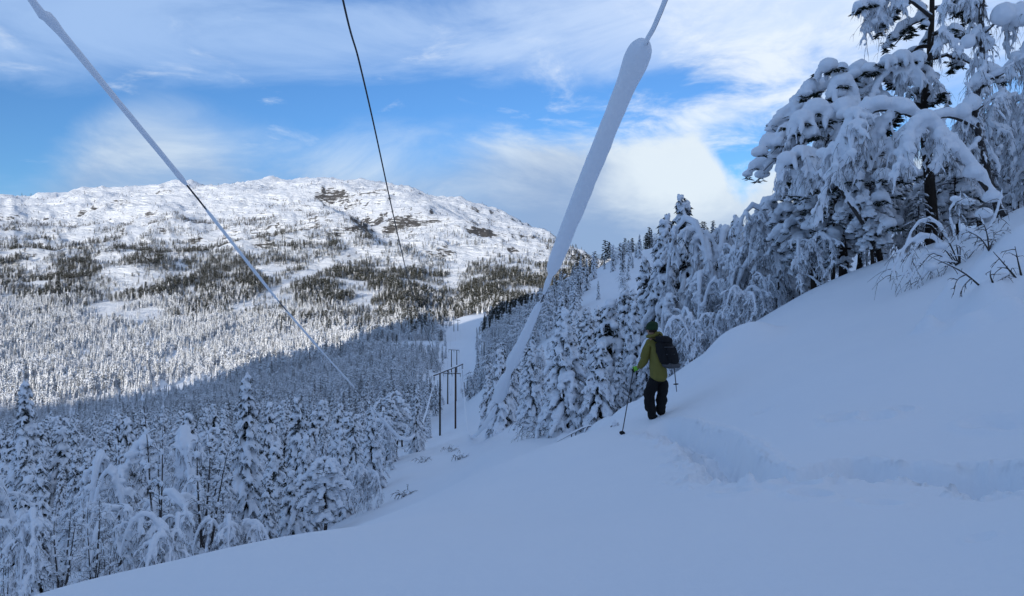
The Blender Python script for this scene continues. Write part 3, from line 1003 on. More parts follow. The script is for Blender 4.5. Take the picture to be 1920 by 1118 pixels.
HERO = [
 # px, distance, top py, kind, variant, label
 (462, 46, 696, 'spruce', 2, 'tall slim snow-caked spruce rising above the birches on the left', 1.0),
 (50, 62, 712, 'spruce', 2, 'snowy spruce at the left edge with its pointed top against the sunlit forest', 1.1),
 (562, 42, 742, 'spruce', 0, 'snowy spruce right of the tall slim spruce in the left wood', 1.0),
 (612, 27, 858, 'pine', 1, 'young pine with a round snow hood at the lower right end of the left wood', 1.0),
 (745, 72, 735, 'pine', 0, 'snow-hooded pine at the wood edge left of the snow-coated sagging wire', 1.0),
 (1239, 30, 398, 'spruce', 0, 'spruce behind the walker with a bent snow figure for a top', 1.0),
 (1291, 33, 363, 'spruce', 0, 'tallest spruce behind the walker, its thin tip knobbed with snow', 1.1),
 (1062, 26, 572, 'spruce', 1, 'dense snow-plastered spruce standing lowest in the thicket left of the walker', 1.2),
 (1135, 28, 560, 'spruce', 3, 'broad snow-plastered spruce between the walker and the lowest spruce', 1.15),
 (1120, 25, 640, 'spruce', 3, 'small snow-plastered spruce on the slope edge left of the walker', 1.1),
 (1190, 27, 560, 'spruce', 1, 'snowy spruce directly behind the walker\'s head', 1.0),
 (1000, 36, 640, 'spruce', 1, 'short snowy spruce beside the snow-loaded wire', 1.1),
 (942, 52, 655, 'spruce', 3, 'lone snowy spruce under the snow-loaded wire at the edge of the cut', 1.0),
 (1345, 27, 385, 'dome', 0, 'snow-laden birch right of the tallest spruce with a big round snow pillow', 1.0),
 (1412, 28, 340, 'dome', 2, 'round snow-laden birch standing against the clouds left of the big pine', 1.1),
 (1465, 25, 370, 'dome', 0, 'bowed snowy birch at the foot of the big trees', 1.0),
 (1300, 22, 560, 'dome', 1, 'bushy snow-bowed birch just right of the walker\'s backpack', 1.0),
 (1380, 23, 520, 'dome', 1, 'bushy snow-bowed birch behind the snow mound', 1.0),
 (1250, 24, 600, 'dome', 1, 'low bowed birch behind the walker\'s shoulders', .9),
 (1530, 24, 300, 'pine', 1, 'snow-hooded pine at the left side of the big tree group', 1.0),
 (1590, 23, 130, 'pine', 1, 'wide pine with overhanging snow hoods against the sky', 1.05),
 (1740, 22.5, -170, 'pine', 2, 'tall dark-trunked pine reaching out of the top of the picture', .8),
 (1660, 27, 255, 'pine', 0, 'snow-choked pine between the two big pines', 1.0),
 (1905, 24, 60, 'dome', 2, 'drooping snowy birch near the upper right corner', 1.0),
 (1925, 21, 150, 'dome', 0, 'weeping snowy birch cut by the right edge', 1.1),
 (1560, 22, 340, 'pine', 2, 'sparse pine with dark boughs under the wide pine', 1.0),
 (1500, 22, 420, 'dome', 1, 'low frosted birch at the shoulder of the slope', 1.0),
 (1640, 21, 330, 'pine', 1, 'young hooded pine at the foot of the dark-trunked pine', .9),
 (1880, 30, 200, 'pine', 1, 'snowy pine half hidden at the right edge', 1.0),
 # birch thicket at the lower left
 (45, 21, 850, 'dome', 0, 'bowed birch under a fat dome of snow at the left edge', 1.0),
 (60, 14.5, 925, 'dome', 0, 'nearest bowed birch with a thick snow arch at the lower left', .9),
 (10, 12.0, 1020, 'up', 1, 'small snowy birch sapling in the lower left corner', 1.0),
 (165, 24, 812, 'dome', 2, 'birch bent into a round snowy arch on the left', 1.0),
 (225, 30, 775, 'up', 0, 'frosted birch with rising twigs behind the arched birch', 1.2),
 (300, 19, 720, 'up', 0, 'slender upright birch with dark stem and snowy forks in the left thicket', .8),
 (170, 16, 890, 'up', 1, 'thin pale birch with knots of snow standing before the arched birch', .8),
 (205, 14.5, 940, 'up', 0, 'leaning twin-stemmed birch at the lower left', .6),
 (330, 30, 745, 'dome', 2, 'tall frosted birch behind the slender upright birch', 1.2),
 (380, 23, 790, 'up', 1, 'many-stemmed frosted birch right of the slender upright birch', 1.2),
 (420, 25, 840, 'up', 0, 'fan-twigged birch left of the tall slim spruce', 1.3),
 (260, 23, 880, 'dome', 1, 'low snow-bowed birch in the middle of the left thicket', 1.2),
 (110, 19, 925, 'up', 1, 'low tangled upright birch beneath the snow arch', 1.3),
 (330, 17, 930, 'dome', 1, 'low birch with spreading snowy twigs near the slope edge', 1.0),
 (430, 22, 930, 'dome', 1, 'low birch in front of the tall slim spruce', 1.0),
 (500, 27, 880, 'spruce', 0, 'small narrow spruce at the foot of the tall slim spruce', 1.0),
 (520, 34, 840, 'spruce', 3, 'small snowy spruce right of the tall slim spruce', 1.2),
 (545, 29, 880, 'spruce', 3, 'small snowy spruce near the slope edge in the left wood', 1.1),
 (575, 33, 810, 'spruce', 1, 'middle-sized snowy spruce left of the hooded pine', 1.0),
 (640, 33, 800, 'spruce', 1, 'snowy spruce behind the hooded pine', 1.0),
 (665, 38, 770, 'spruce', 0, 'snowy spruce at the bend of the wood edge', 1.0),
 (700, 42, 760, 'spruce', 1, 'snowy spruce above the hollow at the wood edge', 1.0),
 (690, 31, 850, 'dome', 1, 'weeping frosted birch at the wood edge above the hollow', .9),
 (735, 50, 770, 'dome', 0, 'frosted birch at the wood edge below the sagging wire', 1.0),
]


def base_py(px, d):
    x = at_px(px, d)
    return 559 - float(height(x, d)[0])/d*F


occupied = []
for px, d, top, kind, var, label, sxy in HERO:
    h = (base_py(px, d) - top)/F*d
    if kind == 'dome': h /= .97
    x = at_px(px, d)
    plant(kind, var, x, d, h, label=label, zoff=-.05, sxy=sxy)
    occupied.append((x, d, 1.1))
print('heroes', len(HERO))

FILL = [(1100, 38, 575, 'spruce', 0), (1135, 36, 580, 'spruce', 1), (1075, 50, 600, 'spruce', 0), (1120, 55, 572, 'spruce', 1), (1160, 50, 556, 'spruce', 0), (1190, 60, 545, 'spruce', 2), (1090, 70, 590, 'spruce', 0), (1050, 60, 618, 'spruce', 1), (1385, 31, 400, 'spruce', 1), (1435, 33, 385, 'pine', 0), (1340, 34, 420, 'spruce', 0), (1475, 31, 360, 'spruce', 1), (1510, 28, 340, 'dome', 2), (1365, 26, 440, 'dome', 0), (1255, 33, 440, 'spruce', 0), (1310, 26, 470, 'dome', 2), (1440, 23, 500, 'dome', 0), (1230, 38, 500, 'spruce', 2), (1150, 40, 560, 'spruce', 0), (1110, 42, 590, 'spruce', 1), (1185, 45, 540, 'spruce', 0), (1065, 44, 610, 'spruce', 0), (1400, 38, 410, 'spruce', 0), (1270, 40, 455, 'spruce', 0), (1400, 22, 540, 'dome', 1), (1335, 23, 590, 'dome', 0), (1450, 27, 470, 'dome', 1), (1490, 29, 395, 'dome', 0), (1545, 27, 330, 'pine', 0), (1600, 29, 290, 'pine', 0), (1640, 25, 300, 'pine', 2), (1690, 25, 330, 'dome', 1),
        (1700, 30, 260, 'dome', 2), (1765, 26, 280, 'pine', 2), (1800, 23, 290, 'pine', 1), (1840, 28, 230, 'pine', 1), (1900, 27, 190, 'dome', 2), (1930, 24, 200, 'dome', 0),
        (1420, 24, 520, 'dome', 0), (1370, 31, 470, 'spruce', 0), (1320, 29, 480, 'dome', 0), (1270, 28, 500, 'dome', 2), (1215, 31, 480, 'spruce', 0), (1170, 33, 540, 'spruce', 1),
        (1580, 23, 400, 'pine', 1), (1625, 22, 420, 'dome', 0), (1720, 22, 360, 'pine', 2), (1950, 20, 300, 'pine', 1), (1780, 31, 270, 'dome', 2), (1500, 33, 420, 'pine', 1), (1660, 33, 260, 'dome', 2),
        (1090, 31, 640, 'spruce', 1), (1040, 31, 660, 'spruce', 3), (1290, 26, 600, 'dome', 1), (1350, 25, 560, 'dome', 1), (1210, 26, 650, 'spruce', 3), (1160, 26, 660, 'spruce', 1)]
for px, d, top, kind, var in FILL:
    h = max(1.5, (base_py(px, d) - top)/F*d)
    x = at_px(px, d)
    nm = KINDNAME[kind][1]
    plant(kind, var, x, d, h, label='one of the snow-choked %s trees crowded behind the slope edge right of the walker' % nm,
          group='crowded snowy %s trees behind the slope edge' % nm, zoff=-.05, sxy=1.05)
    occupied.append((x, d, 1.1))

# ---- where trees may not stand: the cut under the power line
CUT_L = np.array([(10, 615), (26, 612), (32, 650), (45, 738), (70, 776), (100, 790), (130, 796), (200, 816), (340, 826), (690, 826), (800, 832), (870, 838)])
CUT_R = np.array([(10, 1300), (22, 1260), (26, 1010), (32, 985), (60, 948), (100, 925), (130, 892), (200, 886), (340, 893), (560, 902), (690, 925), (800, 930), (870, 915)])


def in_cut(x, y, pad=0.0):
    px = 960 + F*x/y
    amp = 1.0 + y*.006
    pad = pad - (2.0*vnoise(y/14.0, x/60.0) + 1.6*vnoise(y/5.0 + 40, x/12.0))*amp + (amp-1)*1.0
    l = np.interp(y, CUT_L[:, 0], CUT_L[:, 1]) - pad*F/y
    r = np.interp(y, CUT_R[:, 0], CUT_R[:, 1]) + pad*F/y
    return (px > l) & (px < r) & (y < 860)


def scatter(n, ymin, ymax, pxmin, pxmax, mind, fn=None, existing=None, tries=40):
    """random spots, at least mind apart (grid hashing)"""
    out = []; cell = {}
    for (a, b, r) in (existing or []):
        cell.setdefault((int(a//mind), int(b//mind)), []).append((a, b))
    for _ in range(n*tries):
        if len(out) >= n: break
        y = math.sqrt(ymin*ymin + (ymax*ymax-ymin*ymin)*rng.random())
        x = at_px(pxmin+(pxmax-pxmin)*rng.random(), y)
        if in_cut(np.array(x), np.array(y), .6): continue
        if fn and not fn(x, y): continue
        gx, gy = int(x//mind), int(y//mind); ok = True
        for i in (-1, 0, 1):
            for j in (-1, 0, 1):
                for (a, b) in cell.get((gx+i, gy+j), ()):
                    if (a-x)**2+(b-y)**2 < mind*mind: ok = False; break
        if not ok: continue
        cell.setdefault((gx, gy), []).append((x, y)); out.append((x, y))
    return out


def left_ok(x, y): return 960+F*x/y < 860


# trees of the nearer wood, one by one
near_left = scatter(330, 30, 160, -40, 810, 2.1, left_ok, occupied)
for x, y in near_left:
    u = rng.random()
    kind = 'spruce' if u < .58 else 'pine' if u < .68 else 'dome'
    h = {'spruce': 4.0+3.5*rng.random(), 'pine': 4+2.5*rng.random(), 'dome': 3+1.6*rng.random()}[kind]
    if y > 60: h *= 1.15
    px = 960+F*x/y
    if px > 640: h *= .85
    size = 'small' if h < 4.6 else 'tall' if h > 6.6 else 'middle-sized'
    where = ('by the left edge of the picture' if px < 110 else 'behind the bowed birches on the left' if px < 270 else 'behind the slender upright birch' if px < 400 else
             'around the tall slim spruce' if px < 540 else 'right of the tall slim spruce' if px < 680 else 'at the wood edge by the cut')
    row = 'near' if y < 62 else 'far' if y > 110 else 'half-way back'
    look = {'spruce': 'snow-laden spruce', 'pine': 'snow-hooded pine', 'dome': 'snow-bowed birch'}[kind]
    plant(kind, int(rng.integers(9)), x, y, h, label='%s %s, %s in the wood, %s' % (size, look, row, where),
          group={'spruce': 'spruces', 'pine': 'pines', 'dome': 'birches'}[kind]+' of the shaded wood left of the power line')


def right_ok(x, y):
    px = 960+F*x/y
    return px > 890


near_right = scatter(90, 27, 120, 900, 1560, 2.4, right_ok, occupied)
for x, y in near_right:
    px = 960+F*x/y
    if px > 1080 and y > 70 and rng.random() < .55: continue            # open snow below the skyline
    u = rng.random()
    kind = 'spruce' if u < .7 else 'pine' if u < .8 else 'dome'
    h = {'spruce': 3.6+2.2*rng.random(), 'pine': 3.6+2*rng.random(), 'dome': 3+1.2*rng.random()}[kind]
    plant(kind, int(rng.integers(9)), x, y, h, label='%s snow-plastered %s %s' % ('small' if h < 4.3 else 'tall' if h > 5.3 else 'middle-sized', KINDNAME[kind][1], 'low on the hillside beside the power line cut' if px < 990 else 'on the hillside left of the walker' if px < 1180 else 'on the hillside behind the walker' if px < 1320 else 'over the slope edge right of the walker'),
          group=KINDNAME[kind][1]+' trees of the hillside right of the power line')
print('near', len(near_left), len(near_right))

# ---- small tree models for the distance
protos = bpy.data.collections.new('far_tree_models')


def far_proto(i, name, md):
    mb = bpy.data.objects.new('%03d_%s' % (i, name), None)
    # join the three meshes into one with its materials
    import bmesh
    bm = bmesh.new(); mats = []
    for k, me in md.items():
        n0 = len(bm.faces)
        bm.from_mesh(me)
        bm.faces.ensure_lookup_table()
        for f in bm.faces[n0:]: f.material_index = len(mats)
        mats.append(me.materials[0])
    me = bpy.data.meshes.new(name); bm.to_mesh(me); bm.free()
    for m in mats: me.materials.append(m)
    o = bpy.data.objects.new('%03d_%s' % (i, name), me)
    protos.objects.link(o)
    bpy.data.objects.remove(mb)
    return len(me.polygons)


def far_birch(seed, H, frost=True):
    np.random.seed(seed)
    b = Birch()
    for k in range(3):
        a = np.random.rand()*6.28
        top = np.array([math.cos(a)*.22*H, math.sin(a)*.22*H, H*(.8+.2*np.random.rand())])
        p = resample([(0, 0, -.5), top*.5*np.array([.4, .4, 1]), top], 7)
        b.wood.tube(p, np.linspace(.05, .02, 7), 4)
        for i in range(2, 7):
            for _ in range(4):
                d = np.random.randn(3)*.6; d[2] = .6 if not frost else .2
                d /= np.linalg.norm(d)
                q = arc(p[i], d, H*.26*(.5+.6*np.random.rand()), .7 if frost else .15, 5)
                b.twig.tube(q, np.linspace(.035, .018, 5), 3, cap=False)
                if frost: b.snow.tube(q+np.array([0, 0, .05]), lumps(5, .13), 4)
                for _k in range(3):
                    d2 = np.random.randn(3)*.6; d2[2] += -.1 if frost else .5
                    q2 = arc(q[2+_k % 3], d2/np.linalg.norm(d2), H*.11, .6 if frost else .1, 3)
                    b.twig.tube(q2, .016, 3, cap=False)
    out = dict(trunk=b.wood.mesh('w', M['birch']), twigs=b.twig.mesh('t', M['twig' if frost else 'baretwig'], False))
    if frost: out['snow'] = b.snow.mesh('s', M['snow'])
    return out


def dark_pine(seed, H, R):
    np.random.seed(seed)
    wood, need, snow = MB(), MB(), MB()
    wood.tube([(0, 0, -1), (0, 0, H*.5), (.1, 0, H)], [.13, .10, .04], 5)
    for k in range(26):
        u = .22+.78*k/26
        a = k*2.4; L = R*(1.12-u)**.6*(.6+.6*np.random.rand())
        p = arc((0, 0, u*H), (math.cos(a), math.sin(a), .2), L, .3, 4)
        fringe(need, p[1:], 26, .5, .13, spread=1.2, down=.35)
        if np.random.rand() < .28: snow.tube(p[1:]+np.array([0, 0, .12]), lumps(3, .13), 4)
    return dict(trunk=wood.mesh('w', M['bark']), needles=need.mesh('n', M['darkneedles'], False), snow=snow.mesh('s', M['snow']))


tc = [far_proto(i, 'far_spruce', spruce(50+i, 8.0, 1.15+.15*(i % 3), lod=1, fatness=(2.1, 1.7, 2.3, .9)[i])) for i in range(4)]
tc += [far_proto(4+i, 'far_birch', far_birch(60+i, 6.5)) for i in range(3)]
tc += [far_proto(7+i, 'dark_pine', dark_pine(70+i, 8.5, 1.7+.3*i)) for i in range(3)]
tc += [far_proto(10+i, 'bare_birch', far_birch(80+i, 5.0, False)) for i in range(2)]
print('far protos', tc)


def instancer(name, pts, idx, scl, rz, mat_hint, label):
    me = bpy.data.meshes.new(name)
    n = len(pts)
    me.vertices.add(n); me.vertices.foreach_set('co', np.asarray(pts, np.float32).ravel())
    for an, typ, dat in (('idx', 'INT', idx), ('scl', 'FLOAT', scl), ('rz', 'FLOAT', rz)):
        at = me.attributes.new(an, typ, 'POINT')
        at.data.foreach_set('value', np.asarray(dat, np.int32 if typ == 'INT' else np.float32))
    o = link(name, me)
    ng = bpy.data.node_groups.new(name, 'GeometryNodeTree')
    ng.interface.new_socket('Geometry', in_out='INPUT', socket_type='NodeSocketGeometry')
    ng.interface.new_socket('Geometry', in_out='OUTPUT', socket_type='NodeSocketGeometry')
    gi = ng.nodes.new('NodeGroupInput'); go = ng.nodes.new('NodeGroupOutput')
    ci = ng.nodes.new('GeometryNodeCollectionInfo'); ci.inputs[0].default_value = protos
    ci.inputs[1].default_value = True; ci.inputs[2].default_value = True
    ip = ng.nodes.new('GeometryNodeInstanceOnPoints'); ip.inputs['Pick Instance'].default_value = True

    def attr(nm, typ):
        a = ng.nodes.new('GeometryNodeInputNamedAttribute'); a.data_type = typ; a.inputs[0].default_value = nm
        return a.outputs[0]
    cx = ng.nodes.new('ShaderNodeCombineXYZ'); ng.links.new(attr('rz', 'FLOAT'), cx.inputs[2])
    L = ng.links
    L.new(gi.outputs[0], ip.inputs['Points']); L.new(ci.outputs[0], ip.inputs['Instance'])
    L.new(attr('idx', 'INT'), ip.inputs['Instance Index'])
    L.new(cx.outputs[0], ip.inputs['Rotation']); L.new(attr('scl', 'FLOAT'), ip.inputs['Scale'])
    L.new(ip.outputs[0], go.inputs[0])
    md = o.modifiers.new('trees', 'NODES'); md.node_group = ng
    return tag(o, label, None, None, 'stuff')


def far_forest():
    # candidate spots, density per hectare by range and height
    X, Y = [], []
    bands = [(145, 240, 1750, 1), (240, 450, 5200, 1), (450, 900, 16500, 1), (900, 1500, 30000, 1), (1500, 2100, 25000, 1), (2100, 2900, 11000, 1)]
    for a, b, n, _ in bands:
        y = np.sqrt(a*a+(b*b-a*a)*rng.random(n)); px = -60+1400*rng.random(n)
        X.append((px-960)/F*y); Y.append(y)
    x = np.concatenate(X); y = np.concatenate(Y)
    px = 960+F*x/y
    z = height(x, y)
    py = 559-z/y*F
    e = fbm(x/90, y/90, 3, 4); e2 = fbm(x/38, y/60, 8, 3)
    # open snow: glades on the far side, the bare mountain above the tree line, the hillside below the skyline on the right
    line = 225 + 85*fbm(x/260, y/260, 5, 3) - 60*sstep(560, 900, px)
    above = sstep(line-55, line+90, z)
    mtn = np.where(px > 700, sstep(1450, 1700, y)*.72, 0)
    keep = 1.0 - (.95 - .30*np.clip(e2*3, 0, 1))*above
    keep = keep*(1-mtn)
    keep *= np.where((y > 480), np.clip(1.32+3.0*e2-.20*(z > 40), .0, 1), 1)
    keep *= np.where((y > 480) & (z > 25), np.clip(1.25+2.0*e + .35*sstep(350, 700, px), .12, 1), 1)
    near_r = (px > 1090) & (y < 330)
    keep = np.where(near_r, .16, keep)
    keep = np.where((px > 1060) & (px < 1400) & (y > 225) & (y < 300), .25, keep)
    m = (rng.random(len(x)) < keep) & ~in_cut(x, y, .8) & (z < 430)
    m &= ~((px > 1400) & (y < 200))
    x, y, z, px, e = x[m], y[m], z[m], px[m], e[m]
    n = len(x)
    u = rng.random(n); idx = np.zeros(n, int)
    dark = sstep(-30, 45, z + 45*e + np.clip((px-450)*.09, 0, 42))*(y > 480)
    dark = np.maximum(dark, ((px > 1040) & (y > 225) & (y < 400))*.7)
    isdark = rng.random(n) < dark*.92
    bare = rng.random(n) < sstep(90, 220, z)*.75
    sp = u < .68
    idx = np.where(sp, rng.integers(0, 4, n), 4+rng.integers(0, 3, n))
    idx = np.where(isdark, 7+rng.integers(0, 3, n), idx)
    idx = np.where(bare, 10+rng.integers(0, 2, n), idx)
    scl = .50+.80*rng.random(n)
    scl *= np.where(y > 450, .80+.55*np.clip(e2[m]*2+.5, 0, 1), 1)
    scl *= np.where(y < 450, .80, 1.0)*np.where(z > 150, .85, 1.0)
    scl *= np.where((y > 480) & (z < 30), 1.12, 1)
    rz = rng.random(n)*6.28
    pts = np.c_[x, y, z-.2]
    print('far trees', n)
    hill = px > 885
    A = (y < 470) & ~hill; B = (y < 420) & hill; Cc = (y >= 420)
    Cc &= ~A
    instancer('shaded_wood', pts[A], idx[A], scl[A], rz[A], None, 'far part of the shaded snowy wood on the valley floor')
    instancer('hillside_wood', pts[B], idx[B], scl[B], rz[B], None, 'far trees scattered over the shaded hillside on the right')
    instancer('far_forest', pts[Cc], idx[Cc], scl[Cc], rz[Cc], None, 'sunlit snowy forest covering the far side of the valley')


far_forest()
#@@PART3@@
# ------------------------------------------------------------------ big weighed-down trees at the upper right, limb by limb
def px3(px, py, d): return np.array([(px-960)/F*d, d, (559-py)/F*d])


def place_limbs(b, ox, paths):
    for pth, kw in paths:
        pts = [px3(*p) - ox for p in pth]
        b.limb(pts, **kw)


def limb_tree(name, label, cat, origin, build, voxel=.035):
    x, y, _ = px3(origin[0], 559, origin[1])
    o = np.array([x, y, float(height(x, y)[0])-.1])
    b = build(o)
    t = thing(name, label, cat, tuple(o))
    for k, me in b.meshes(name+'_'+str(int(origin[0])), voxel, .015).items():
        link(k, me, t)
    return t


np.random.seed(5)


def leaning(o):
    b = Birch()
    place_limbs(b, o, [
        ([(1890, 415, 18.0), (1850, 350, 18), (1800, 290, 18.1), (1752, 245, 18.2), (1715, 216, 18.3), (1660, 200, 18.5), (1610, 215, 18.6), (1575, 255, 18.6), (1560, 320, 18.6)],
         dict(r0=.085, r1=.02, snow=.16, branches=18, bl=1.1, droop=.8, twn=6, twl=.36, snowr=.035, n=22, hang=1.0, depth=2, t0=.3)),
        ([(1800, 290, 18.1), (1770, 262, 17.9), (1735, 222, 17.8), (1712, 232, 17.7), (1700, 280, 17.7)],
         dict(r0=.05, r1=.015, snow=.15, branches=8, bl=.7, droop=.8, twn=5, twl=.34, snowr=.03, n=12, hang=1.0, depth=2)),
    ])
    for (px, py, d, r) in ((1735, 222, 17.8, .27), (1700, 205, 18.3, .24), (1650, 195, 18.4, .27), (1600, 215, 18.5, .25), (1780, 280, 17.9, .24), (1825, 325, 17.9, .26), (1860, 372, 17.9, .24)):
        blob(b.snow, px3(px, py, d)-o, r, .85, .5)
    return b


limb_tree('birch_tree', 'leaning birch bent into an arch under a thick white roll of snow, upper right', 'birch', (1895, 18.0), leaning)


def upright(o):
    b = Birch()
    place_limbs(b, o, [
        ([(1880, 420, 19.2), (1850, 320, 19.2), (1836, 250, 19.2), (1822, 205, 19.2), (1836, 160, 19.2), (1848, 110, 19.2), (1836, 50, 19.2), (1846, -40, 19.2), (1835, -150, 19.2)],
         dict(r0=.10, r1=.05, snow=.09, branches=14, bl=1.0, droop=.75, twn=5, twl=.34, snowr=.03, n=22, hang=1.0, depth=2, t0=.2)),
        ([(1828, 150, 19.2), (1870, 148, 19.0), (1905, 120, 18.9), (1960, 100, 18.8)], dict(r0=.04, r1=.02, snow=.09, branches=7, bl=.7, droop=.8, twn=6, twl=.34, snowr=.03, n=10, hang=1.0, depth=2)),
        ([(1836, 245, 19.2), (1800, 222, 19.1), (1765, 216, 19.0), (1735, 240, 18.9)], dict(r0=.06, r1=.02, snow=.10, branches=6, bl=.6, droop=.8, twn=5, twl=.32, snowr=.03, n=10, hang=1.0, depth=2)),
        ([(1848, 60, 19.2), (1890, 20, 19.0), (1930, 25, 18.9), (1960, 70, 18.8)], dict(r0=.04, r1=.02, snow=.15, branches=8, bl=.8, droop=.9, twn=6, twl=.4, snowr=.03, n=10, hang=1.0, depth=2)),
        ([(1842, 20, 19.2), (1800, -20, 19.2), (1770, 20, 19.2), (1765, 80, 19.2)], dict(r0=.03, r1=.01, snow=.10, branches=7, bl=.5, droop=.9, twn=6, twl=.34, snowr=.03, n=10, hang=1.0, depth=2)),
    ])
    for (px, py, d, r) in ((1822, 195, 19.0, .24), (1815, 80, 19.1, .20), (1880, 30, 18.9, .30), (1915, 35, 18.9, .26), (1836, 150, 19.1, .2), (1805, 210, 19.0, .22)):
        blob(b.snow, px3(px, py, d)-o, r, 1.1, .7)
    return b


limb_tree('birch_tree', 'crooked upright birch with dark bark and side snow at the right edge of the picture', 'birch', (1885, 19.2), upright)


def hoods(o):
    b = Birch()
    need = MB()
    defs = [
        [(1640, 470, 21), (1610, 350, 21), (1580, 260, 21), (1545, 212, 21), (1510, 212, 21), (1488, 250, 21)],
        [(1620, 400, 21.5), (1600, 260, 21.5), (1585, 180, 21.5), (1553, 125, 21.5)],
        [(1620, 420, 20.5), (1560, 330, 20.5), (1520, 290, 20.5), (1480, 295, 20.5), (1466, 320, 20.5)],
        [(1640, 300, 21.5), (1630, 190, 21.5), (1655, 140, 21.5), (1700, 120, 21.5), (1745, 140, 21.5)],
        [(1745, 30, 22), (1700, -5, 22), (1660, -2, 22), (1615, 12, 22)],
    ]
    place_limbs(b, o, [(p, dict(r0=.07, r1=.02, snow=.13, branches=9, bl=.7, droop=1.1, twn=5, twl=.4, snowr=.035, n=16, hang=1.0, depth=2, t0=.45)) for p in defs])
    for (px, py, d, r) in ((1530, 205, 21, .40), (1505, 225, 21, .38), (1548, 218, 21, .36), (1520, 250, 20.9, .26), (1553, 124, 21.5, .30), (1578, 155, 21.4, .36), (1568, 175, 21.4, .30), (1475, 298, 20.5, .28), (1500, 285, 20.5, .25),
                            (1690, 108, 21.5, .30), (1665, 115, 21.5, .26), (1720, 110, 21.5, .28), (1630, 130, 21.6, .26), (1612, 12, 22, .22), (1640, 4, 22, .2), (1570, 300, 20.8, .36), (1600, 330, 20.8, .34), (1640, 260, 21, .34),
                            (1655, 330, 20.6, .30), (1650, 370, 20.5, .26), (1610, 240, 21.2, .30), (1665, 420, 20.3, .24), (1530, 350, 20.8, .24)):
        c = px3(px, py, d)-o
        blob(b.snow, c, r, .8, .75)
        for k in range(3):                                    # tongues hanging from the hood
            a = np.random.rand()*6.28
            q = arc(c+np.array([math.cos(a), math.sin(a), 0])*r*.7, (math.cos(a)*.4, math.sin(a)*.4, -.5), r*1.1, .8, 5)
            b.snow.tube(q, lumps(5, r*.28), 6)
        for k in range(5):
            e = c + np.array([np.random.randn()*r*.6, np.random.randn()*r*.6, -r*.45])
            fringe(need, np.array([e, e+[0, 0, -.05]]), 40, .20, .02, spread=1.1, down=.6)
    b.need = need
    return b


_o = None
x, y, _ = px3(1640, 559, 21.5)
o = np.array([x, y, float(height(x, y)[0])-.1])
hb = hoods(o)
t = thing('pine_tree', 'pine with huge round snow hoods leaning out left of the tall dark trunk', 'pine', tuple(o))
for k, me in hb.meshes('hooded_pine', .04, .02).items(): link(k, me, t)
link('branches', hb.need.mesh('hooded_needles', M['pineneedles'], False), t)

# ------------------------------------------------------------------ twiggy bushes poking through the snow
def twig_bush(label, px, py, d0, d1, paths, snow=.02, tw=6, twl=.35, name='bush', blobs=(), snowr=.008, r=.005, cat='bush'):
    gx, gy, gz = ground_at(px, py, d0, d1)
    o = np.array([gx, gy, gz-.02])
    b = Birch()
    for pth in paths:
        pts = [np.array([(q[0]-px)/F*gy, (q[2] if len(q) > 2 else 0), (py-q[1])/F*gy]) for q in pth]
        pts = resample(pts, 9)
        b.wood.tube(pts, np.linspace(.016, .004, 9), 5)
        if snow: sleeve(b.snow, pts[1:], .01, snow, 6)
        b.twigs(pts, tw, twl, snowr, droop=.5, r=r, sub=2, hang=.5, ang=.7)
    for (q, w, rr) in blobs:
        blob(b.snow, np.array([(q-px)/F*gy, 0, (py-w)/F*gy]), rr, .8)
    t = thing(name, label, cat, tuple(o))
    ms = b.meshes(name+str(px), .02, .004, 'baretwig') if b.snow.n else None
    for k, me in ms.items():
        if len(me.polygons):
            oo = link(k, me, t)
            if k != 'trunk': oo['kind'] = 'stuff'
    return t


np.random.seed(9)
twig_bush('drooping leafless bush arching over the snow below the big trees at the right', 1790, 500, 10, 18,
          [[(1800, 500), (1780, 450), (1755, 400), (1730, 395), (1705, 430), (1690, 490)], [(1795, 500), (1770, 460), (1740, 430), (1712, 460), (1700, 520)],
           [(1790, 500), (1760, 470), (1735, 470), (1715, 500), (1702, 530)], [(1800, 500), (1790, 430), (1770, 385), (1790, 370), (1830, 380)],
           [(1800, 500), (1760, 440), (1710, 440), (1680, 480), (1668, 520)], [(1805, 495), (1850, 440), (1870, 400), (1880, 350)], [(1800, 495), (1800, 440), (1798, 390), (1802, 350)],
           [(1810, 500), (1770, 485), (1740, 500), (1725, 525)]],
          .05, 11, .42, blobs=((1790, 372, .10), (1815, 378, .12), (1845, 400, .18), (1815, 440, .2), (1765, 460, .14), (1745, 500, .16)), snowr=.014)
twig_bush('small bare bush with upright twigs near the right edge', 1855, 470, 9, 17,
          [[(1855, 470), (1850, 430), (1835, 400)], [(1855, 470), (1866, 430), (1880, 405)], [(1855, 470), (1840, 445), (1810, 430)], [(1858, 470), (1885, 440), (1890, 425)]], .02, 7, .25, snowr=.006)
twig_bush('bare branch tips sticking out of the snow by the right edge', 1905, 520, 8, 16,
          [[(1905, 520), (1880, 490), (1862, 470)], [(1915, 515), (1908, 485), (1903, 460)], [(1905, 520), (1890, 500), (1870, 500)]], .008, 3, .16, snowr=0, name='bare_twigs')
twig_bush('thin fallen branch poking from the snow left of the small mounds', 1835, 535, 8, 16,
          [[(1838, 535), (1810, 510), (1780, 495), (1750, 482)], [(1812, 512), (1795, 520), (1788, 540)], [(1820, 520), (1805, 535), (1802, 548)]], .008, 3, .14, snowr=0, name='fallen_branch')
twig_bush('short bare twigs in front of the snow mounds on the right', 1862, 530, 8, 16, [[(1862, 530), (1856, 515), (1858, 505)], [(1862, 530), (1880, 520), (1895, 512)], [(1862, 530), (1882, 530), (1880, 540)]], .01, 3, .12, snowr=0, name='bare_twigs')
